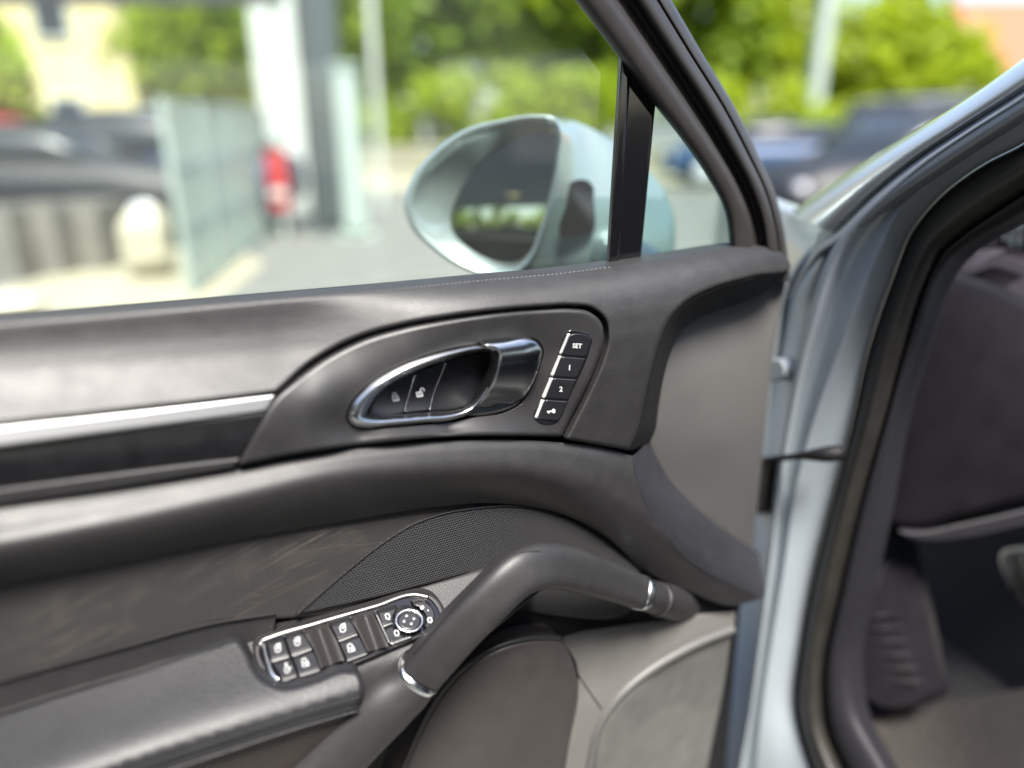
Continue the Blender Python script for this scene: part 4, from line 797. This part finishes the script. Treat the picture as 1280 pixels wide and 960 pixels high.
def inb(name, s_, l_, z, size, m, bev=.03):      # block in the car's own axes: s rearwards from the hinge, l inwards
    box(name, (.43+.3*s_+.954*l_, 1.06-.954*s_+.3*l_, z), size, m, body, -.305, bev)
inb('far_door_trim', 1.3, 1.55, .75, (.08, 2.6, .8), 'dash'); inb('far_pillar', 1.15, 1.52, 1.38, (.08, .14, .5), 'dash'); inb('rear_seat', 2.35, .8, .95, (1.3, .25, .9), 'leather', .08)
inb('middle_pillar', 1.28, .05, 1.15, (.10, .16, 1.0), 'dash'); inb('rear_door', 1.85, .02, .78, (.14, .95, .75), 'paint', .04); inb('centre_console', .95, .78, .6, (.28, 1.0, .4), 'dash', .05)
inb('passenger_seat_back', 1.5, 1.15, .95, (.5, .2, .8), 'leather', .07)
box('cabin_floor', (1.35, .55, .05), (1.5, 2.2, .04), 'carpet', body)

# ================================================================== THE PLACE BEHIND
mat('asphalt', (.135, .135, .125), .9, bump=(30, .4, .01), var=.18, vscale=3)
mat('paving', (.30, .275, .20), .9, bump=(20, .3, .01), var=.15, vscale=2)
mat('yellow_render', (.60, .52, .27), .9, var=.06, vscale=2)
mat('white_metal', (.55, .57, .53), .5, var=.05)
mat('dark_metal', (.07, .085, .085), .5, var=.1)
mat('canopy_dark', (.05, .05, .055), .8, var=.1)
mat('red_paint', (.42, .03, .03), .45)
mat('car_blue', (.015, .045, .11), .45, .1, coat=0); mat('car_black', (.012, .013, .016), .5, coat=0); mat('car_red', (.5, .02, .05), .25, coat=0)
mat('car_white', (.5,.52,.52), .3, coat=0); mat('car_grey', (.14, .15, .16), .5, .1, coat=0)
mat('car_glass', (.03, .035, .04), .25); mat('tyre', (.015, .015, .015), .8); mat('lamp', (.7, .7, .72), .15)
mat('concrete', (.20, .19, .17), .9, bump=(25, .3, .01), var=.15, vscale=4); mat('stone', (.42, .39, .30), .9, bump=(12, .6, .03), var=.12, vscale=5)
mat('bark', (.10, .075, .05), .9, bump=(20, .8, .02)); mat('leaf', (.26, .34, .014), .6, trans=.5, var=.45, vscale=.9); mat('leaf_dark', (.18, .27, .014), .55, trans=.4, var=.45, vscale=.9)
mat('roof_tile', (.26, .10, .05), .8, var=.15); mat('brick_wall', (.40, .30, .20), .9, var=.12); mat('grass', (.12, .22, .03), .8, var=.3, vscale=4)
mat('frosted', (.55, .61, .55), .45, trans=.2); mat('fence_frame', (.34, .40, .36), .5)
def sheet(name, pts, z, m):
    o = mesh(name, [(x, y, z) for x, y in pts], [tuple(range(len(pts)))], m, None, False); return tag(o, kind='structure')
sheet('ground', [(-300, -300), (300, -300), (300, 400), (-300, 400)], 0, 'asphalt')
pv = [gp(*p) for p in ((-200, 420), (60, 345), (255, 285), (330, 330), (250, 395), (150, 470))]
sheet('sunlit_patch', [(p.x, p.y) for p in pv], .004, 'paving')  # cream patch colouring in sunlight on the ground
sheet('far_pavement', [(-25, 16.0), (40, 16.0), (40, 20.5), (-25, 20.5)], .004, 'paving')
sheet('lawn', [(3.2, 9.0), (30, 9.0), (30, 13.5), (4.6, 13.5)], .008, 'grass')
# glass screens in a white frame
def panel_screen(name, label, a, b, h, tiers, group):
    t = thing(name, label, 'glass screen', (a.x, a.y, 0), group); d = (b-a); L = d.length; u = d.normalized(); rz = math.atan2(u.y, u.x); mid_ = (a+b)/2
    for s in (0, 1):
        p = a+u*(L*s+(.03 if s == 0 else -.03)); box('post', (p.x, p.y, h/2), (.04, .05, h), 'fence_frame', t, rz, .008)
    for k in range(tiers+1):
        z = .06+(h-.09)*k/tiers; box('rail', (mid_.x, mid_.y, z), (L-.13, .04, .04), 'fence_frame', t, rz, .006)
    for k in range(tiers):
        z0, z1 = .06+(h-.09)*k/tiers+.03, .06+(h-.09)*(k+1)/tiers-.03
        box('pane', (mid_.x, mid_.y, (z0+z1)/2), (L-.13, .012, z1-z0), 'frosted', t, rz)
    return t
A, B = gp(238, 372), gp(345, 284); A.z = B.z = 0
labs = ['frosted glass screen panel, nearest of the row behind the window', 'frosted glass screen panel, second in the row from the near end', 'frosted glass screen panel, third in the row from the near end', 'frosted glass screen panel, farthest of the row beside the red sign']
for i in range(4): panel_screen('glass_screen', labs[i], A.lerp(B, i/4), A.lerp(B, (i+1)/4-.012), 1.5, 3, 'glass screens in a row')
# column and posts
def post(name, label, base, w_, h, m, cat='post', rz=.2, cap=True, group=None):
    t = thing(name, label, cat, (base.x, base.y, 0), group)
    box('shaft', (base.x, base.y, h/2+.04), (w_, w_, h-.08), m, t, rz, w_*.08); box('foot_plate', (base.x, base.y, .02), (w_*1.7, w_*1.7, .04), m, t, rz, .005)
    if cap: box('cap', (base.x, base.y, h), (w_*1.2, w_*1.2, .05), m, t, rz, .01)
    return t
Bc = gp(416, 287); post('steel_column', 'thick dark grey steel column behind the glass screens', Bc, .42, 4.2, 'dark_metal', 'column', .5)
post('white_post', 'broad white post just left of the dark column', gp(384, 262), .30, 4.5, 'white_metal', group='pale posts')
post('white_post', 'short white post just right of the dark column', gp(446, 296), .27, 1.95, 'fence_frame', group='pale posts')
post('white_post', 'tall white post behind the far end of the glass screens', gp(352, 250), .38, 3.6, 'white_metal', group='pale posts')
post('white_post', 'leaning-looking white post before green trees at upper left', gp(235, 205), .62, 5.5, 'white_metal', group='pale posts')
post('white_post', 'slim grey-white post left of the wing mirror', gp(478, 258), .10, 4.5, 'white_metal', group='pale posts')
post('lamp_pole', 'pale lamp pole before the green hedge, right of the door frame', gp(1005, 215), .36, 7.0, 'fence_frame', 'pole')
bm_a = hz(-420, 2, Bc.y-.6); bm_b = hz(352, 2, Bc.y-.6)
cb = thing('canopy_beam', 'dark canopy beam along the upper left edge of the picture', 'beam', ((bm_a.x+bm_b.x)/2, Bc.y-.6, bm_a.z))
box('beam', ((bm_a.x+bm_b.x)/2, Bc.y-.6, bm_a.z+.20), (bm_b.x-bm_a.x, .2, .45), 'canopy_dark', cb, 0, .01)
for xx in (bm_a.x+.3, bm_b.x-.25): box('bracket', (xx, Bc.y-.35, bm_a.z+.2), (.12, .3, .2), 'canopy_dark', cb, 0, .01)
post('canopy_support', 'dark support post holding the canopy beam beyond the left edge', Vector((bm_a.x+.3, Bc.y-.2, 0)), .2, bm_a.z+.35, 'canopy_dark', 'column', 0)
# red sign on a pole
rs = gp(357, 296); t = thing('red_sign', 'small red sign with white lower band beside the glass screens', 'sign', (rs.x, rs.y, 0))
sz0 = hz(352, 262, rs.y).z; sz1 = hz(352, 188, rs.y).z
box('sign_pole', (rs.x, rs.y, (sz1-.02)/2), (.05, .05, sz1-.02), 'white_metal', t); box('sign_board', (rs.x, rs.y-.06, (sz0+sz1)/2), (.24, .05, sz1-sz0), 'red_paint', t, .2, .01); box('white_band', (rs.x, rs.y-.095, sz0+.2), (.20, .02, .10), 'white_metal', t, .2)
# stones and planters
def stone(label, base, s, seed):
    r_ = random.Random(seed); bm = bmesh.new(); bmesh.ops.create_icosphere(bm, subdivisions=3, radius=1)
    ph_ = [r_.uniform(0, 6) for _ in range(6)]
    for v in bm.verts:
        n = v.co; k = 1+.13*math.sin(3*n.x+ph_[0])*math.cos(2.5*n.y+ph_[1])+.10*math.sin(5*n.z+ph_[2])+.05*math.sin(9*n.x+ph_[3]+4*n.z)
        v.co = Vector((n.x*s[0]*k, n.y*s[1]*k, max(-.9, n.z)*s[2]*k))
    zmin = min(v.co.z for v in bm.verts); bmesh.ops.translate(bm, vec=(base.x, base.y, -zmin-.01), verts=bm.verts)
    me = bpy.data.meshes.new('boulder'); bm.to_mesh(me); bm.free(); me.materials.append(M['stone']); me.polygons.foreach_set('use_smooth', [True]*len(me.polygons))
    tag(link(bpy.data.objects.new('boulder', me)), label, 'boulder', 'pale boulders')
stone('big cream boulder beside the near end of the glass screens', gp(192, 345), (.22, .22, .30), 1)
stone('pale boulder in the lower left corner of the window', gp(8, 420), (.24, .22, .16), 2)
stone('small cream stone behind the big cream boulder', gp(212, 300), (.14, .14, .46), 3)
def planter(label, c, w_, d_, h):
    t = thing('planter', label, 'planter', (c.x, c.y, 0), 'concrete planters'); V = []; F = []
    def ring(k, z): return [(c.x+sx*w_*k/2, c.y+sy*d_*k/2, z) for sx, sy in ((-1, -1), (1, -1), (1, 1), (-1, 1))]
    for k, z in ((.86, 0), (1, h), (.9, h), (.86, h*.8)): V += ring(k, z)
    for l in range(3):
        for i in range(4): j = (i+1) % 4; F.append((l*4+i, l*4+j, l*4+4+j, l*4+4+i))
    F.append((12, 13, 14, 15)); mesh('trough', V, F, 'concrete', t, False); s = [(x, y, h*.82) for x, y, z in V[12:16]]; mesh('soil', s, [(0, 1, 2, 3)], 'bark', t, False)
for lb, px, py in (('grey concrete planter at the left picture edge', 20, 345), ('grey concrete planter between two others before the dark cars', 72, 338), ('grey concrete planter nearest the cream boulder', 122, 332)):
    planter(lb, gp(px, py), .52, .6, .62)
# ---- parked cars
def car(label, loc, rz, paint, L=4.4, W=1.8, H=1.48, sub=True):
    t = thing('parked_car', label, 'car', (loc[0], loc[1], 0), 'parked cars'); R3 = Matrix.Rotation(rz, 3, 'Z')
    def X(p): v = R3 @ Vector(p); return (v.x+loc[0], v.y+loc[1], v.z)
    def skin(name, st, m, parent, ncap=True):
        V = []; F = []; k = None
        for x, hw, zb, zt, cr in st:
            ring = [(-hw*.9, zb), (-hw, zb+(zt-zb)*.2), (-hw, zt-(zt-zb)*.35), (-hw*cr, zt-.03), (-hw*cr*.6, zt), (hw*cr*.6, zt), (hw*cr, zt-.03), (hw, zt-(zt-zb)*.35), (hw, zb+(zt-zb)*.2), (hw*.9, zb)]
            k = len(ring); V += [X((x, y, z)) for y, z in ring]
        for i in range(len(st)-1):
            for j in range(k): q = (j+1) % k; F.append((i*k+j, i*k+q, i*k+k+q, i*k+k+j))
        F.append(tuple(range(k))[::-1]); F.append(tuple((len(st)-1)*k+j for j in range(k)))
        o = mesh(name, V, F, m, parent); return o
    h = L/2; w2 = W/2
    skin('body', [(-h, w2*.80, .42, .82, .9), (-h+.12, w2*.93, .28, .95, .9), (-h+.6, w2, .22, 1.0, .9), (0, w2, .2, .97, .92), (h-1.2, w2, .2, .96, .9), (h-.5, w2*.97, .22, .86, .85), (h-.12, w2*.88, .27, .74, .85), (h, w2*.72, .38, .62, .85)], paint, t)
    gb = skin('glasshouse', [(-h+.25, w2*.78, .93, 1.0, .9), (-h+.75, w2*.86, .93, H-.08, .82), (-.2, w2*.9, .93, H-.02, .80), (.45, w2*.9, .93, H-.06, .80), (h-1.15, w2*.84, .90, .97, .85)], 'car_glass', t)
    skin('roof', [(-h+.70, w2*.70, H-.14, H-.06, .9), (-.2, w2*.75, H-.05, H+.005, .9), (.42, w2*.74, H-.1, H-.03, .9)], paint, t)
    for sx in (-h+.78, h-.85):
        for sy in (-1, 1):
            for nm, r_, wd, m in (('tyre', .33, .21, 'tyre'), ('rim', .21, .225, 'lamp')):
                V = []; F = []; n = 24
                for s, rr in ((-.5, r_*.9), (-.35, r_), (.35, r_), (.5, r_*.9)):
                    V += [X((sx+rr*math.cos(2*math.pi*i/n), sy*(w2-.10)+s*wd, .33+rr*math.sin(2*math.pi*i/n))) for i in range(n)]
                for l in range(3):
                    for i in range(n): F.append((l*n+i, l*n+(i+1) % n, l*n+n+(i+1) % n, l*n+n+i))
                F.append(tuple(range(n))[::-1]); F.append(tuple(3*n+i for i in range(n)))
                mesh(nm, V, F, m, t)
    for sy in (-1, 1):
        for nm, xx, z, m in (('headlight', h-.13, .64, 'lamp'), ('tail_light', -h+.08, .80, 'red_paint')):
            c = X((xx, sy*w2*.68, z)); box(nm, c, (.12, .36, .13), m, t, rz, .03)
    return t
def at_car(px, py, Y): r = ray(px, py); return (float(r[0]/r[1]*Y), Y)
car('dark blue car seen through the window at left', at_car(150, 200, 9.6), math.radians(186), 'car_blue', H=1.5)
car('black car in front of the dark blue car at left', at_car(60, 250, 8.6), math.radians(8), 'car_black', H=1.35)
car('red car at the far left edge of the window', at_car(-70, 160, 13.2), math.radians(150), 'car_red')
car('white car beyond the frosted glass screens', at_car(270, 120, 17.5), math.radians(10), 'car_white', H=1.75)
car('dark car parked nearest the windscreen pillar', at_car(1150, 190, 9.4), math.radians(192), 'car_black', H=1.5)
car('grey car behind the dark car near the windscreen pillar', at_car(1190, 130, 12.4), math.radians(20), 'car_grey', H=1.75)
car('blue car right of the door window frame', at_car(950, 180, 17), math.radians(175), 'car_blue', H=1.4)
# ---- trees, hedges, houses
def foliage(name, c, rad, n, size, m, parent=None, seed=0, boxy=False, holes=.55):
    g = np.random.default_rng(seed); nb = max(5, n//260)
    cl = g.normal(size=(nb, 3)); cl /= np.linalg.norm(cl, axis=1)[:, None]; cl *= g.uniform(.35, .95, (nb, 1))
    if boxy: cl = g.uniform(-1, 1, (nb, 3))
    pts = cl[g.integers(0, nb, n)]+g.normal(size=(n, 3))*(.20 if not boxy else .16)
    P = np.array(c)+pts*np.array(rad); P[:, 2] = np.maximum(P[:, 2], .05)
    a = g.normal(size=(n, 3)); a /= np.linalg.norm(a, axis=1)[:, None]; b = np.cross(a, g.normal(size=(n, 3))); b /= np.linalg.norm(b, axis=1)[:, None]
    s = size*g.uniform(.6, 1.4, (n, 1)); V = np.stack([P-a*s, P+b*s*.5, P+a*s, P-b*s*.5], 1).reshape(-1, 3)
    F = np.arange(4*n).reshape(-1, 4); return mesh(name, V, F, m, parent, False)
def tree(label, x, y, h, r, n, m, seed, group='trees', trunk=.16):
    t = thing('tree', label, 'tree', (x, y, 0), group); g = random.Random(seed)
    sweep('trunk', [((x, y, 0), trunk), ((x+.05, y, h*.3), trunk*.8), ((x+g.uniform(-.2, .2), y, h*.6), trunk*.5), ((x, y, h*.85), trunk*.2)], 'bark', t, nseg=10, refn=(1, 0, 0), sub=3)
    for i in range(4):
        a = g.uniform(0, 6.28); sweep('limb', [((x, y, h*(.35+.1*i)), trunk*.45), ((x+math.cos(a)*r*.5, y+math.sin(a)*r*.5, h*(.5+.1*i)), trunk*.2)], 'bark', t, nseg=8, refn=(0, 0, 1), sub=2)
    foliage('crown', (x, y, h*.68), (r, r, h*.36), n, .26, m, t, seed)
def shrub(label, x, y, h, r, n, m, seed):
    t = thing('shrub', label, 'shrub', (x, y, 0), 'hedge shrubs'); sweep('stem', [((x, y, 0), .06), ((x, y, h*.6), .03)], 'bark', t, nseg=8, refn=(1, 0, 0), sub=2)
    foliage('foliage', (x, y, h*.5), (r, r*.8, h*.5), n, .20, m, t, seed, True)
def ax(px, Y): return float(ray(px, 150)[0]/ray(px, 150)[1]*Y)
for i, (px, Y, h, r, m, lb) in enumerate([(12, 13.5, 3.1, .55, 'leaf', 'thin street tree before the yellow building'), (215, 24, 5.5, 1.6, 'leaf', 'bright green tree right of the yellow building'), (255, 26, 5.5, 2.2, 'leaf_dark', 'darker green tree beyond the white car'), (330, 28, 6.0, 2.2, 'leaf', 'green tree behind the tall white post'),
        (455, 25, 5.5, 1.5, 'leaf', 'green tree right of the dark column'), (540, 25, 7.5, 2.7, 'leaf_dark', 'tall tree behind the left half of the wing mirror'), (640, 26, 8, 2.8, 'leaf', 'tall bright tree above the wing mirror'), (740, 26, 8, 2.6, 'leaf_dark', 'tall tree just left of the window frame'),
        (870, 27, 8, 2.4, 'leaf_dark', 'tall tree just right of the window frame'), (960, 27, 7, 2.5, 'leaf', 'tall bright tree left of the pale lamp pole'), (1075, 27, 5.0, 2.3, 'leaf', 'bushy tree right of the pale lamp pole'), (1165, 27, 4.0, 1.9, 'leaf', 'low bushy tree below the open sky')]):
    tree(lb, ax(px, Y), Y, h, r, 5200 if r > 1 else 260, m, 20+i, trunk=.2 if r > 1 else .08)
names = ['behind the mirror rim', 'above the mirror rim', 'right of the mirror top', 'between mirror and window divider', 'right of the window frame', 'left of the pale lamp pole foot', 'right of the pale lamp pole foot', 'farthest right before the orange roof']
for i, px in enumerate((520, 590, 660, 730, 905, 975, 1060, 1150)):
    shrub('bright green hedge shrub '+names[i], ax(px, 22), 22, 2.4, 1.3, 2600, 'leaf', 60+i)
def house(name, label, x0, x1, y0, y1, h, wall, roof, nw, rows, ridge_=1.6):
    t = thing(name, label, 'building', ((x0+x1)/2, y0, 0)); box('wall', ((x0+x1)/2, (y0+y1)/2, h/2), (x1-x0, y1-y0, h), wall, t)
    mesh('roof', [(x0-.3, y0-.3, h), (x1+.3, y0-.3, h), (x1+.3, y1+.3, h), (x0-.3, y1+.3, h), (x0-.3, (y0+y1)/2, h+ridge_), (x1+.3, (y0+y1)/2, h+ridge_)], [(0, 1, 5, 4), (2, 3, 4, 5), (0, 4, 3), (1, 2, 5), (0, 3, 2, 1)], roof, t, False)
    for r_ in range(rows):
        for i in range(nw):
            x = x0+(x1-x0)*(i+.5)/nw; z = 1.5+r_*2.7
            f = box('window', (x, y0-.03, z), (1.1, .1, 1.3), 'white_metal', t); box('pane', (x, y0-.085, z), (.9, .02, 1.1), 'car_glass', f)
    return t
Yb = 22; house('yellow_building', 'pale yellow rendered building at the upper left', ax(-320, Yb), ax(172, Yb), Yb, Yb+8, 9, 'yellow_render', 'roof_tile', 3, 3)
Yh = 32; house('tiled_house', 'house with orange roof at the right edge behind the windscreen pillar', ax(1235, Yh), ax(1500, Yh), Yh, Yh+8, 3.2, 'brick_wall', 'roof_tile', 3, 1, 3.4)
wl = thing('garden_wall', 'low cream wall in front of the green hedge', 'wall', (0, 20.8, 0)); box('wall', (4, 20.8, .35), (30, .25, .7), 'paving', wl); box('coping', (4, 20.8, .73), (30, .34, .06), 'stone', wl)
# ---- canopy behind the viewer: out of view, set there to fill the mirror's upper half and other reflections
cn = thing('canopy', 'dark flat canopy seen only as a reflection in the wing mirror', 'canopy', (-1, -5, 0))
mat('lamp_glow', (.9, .8, .4)); M['lamp_glow'].node_tree.nodes['Principled BSDF'].inputs['Emission Color'].default_value = (1, .8, .35, 1); M['lamp_glow'].node_tree.nodes['Principled BSDF'].inputs['Emission Strength'].default_value = .5
box('ceiling_lamp', (-3.1, -12.5, 3.15), (.5, .5, .06), 'lamp_glow', cn, .3, .02)
box('roof_slab', (-10, -12.2, 3.35), (44, 20, .35), 'canopy_dark', cn, 0, .02)
for x in (-20, -9, 1.5, 9): box('column', (x, -21.6, 1.585), (.25, .25, 3.17), 'dark_metal', cn, 0, .02)
for i, x in enumerate((-15, -11, -7, -3)):
    shrub(['leftmost', 'second', 'third', 'rightmost'][i]+' green shrub reflected in the wing mirror', x, -24, 3.6, 2.0, 2600, 'leaf', 90+i)
car('dark car reflected in the wing mirror glass', (-4.6, -20.5), .1, 'car_black')
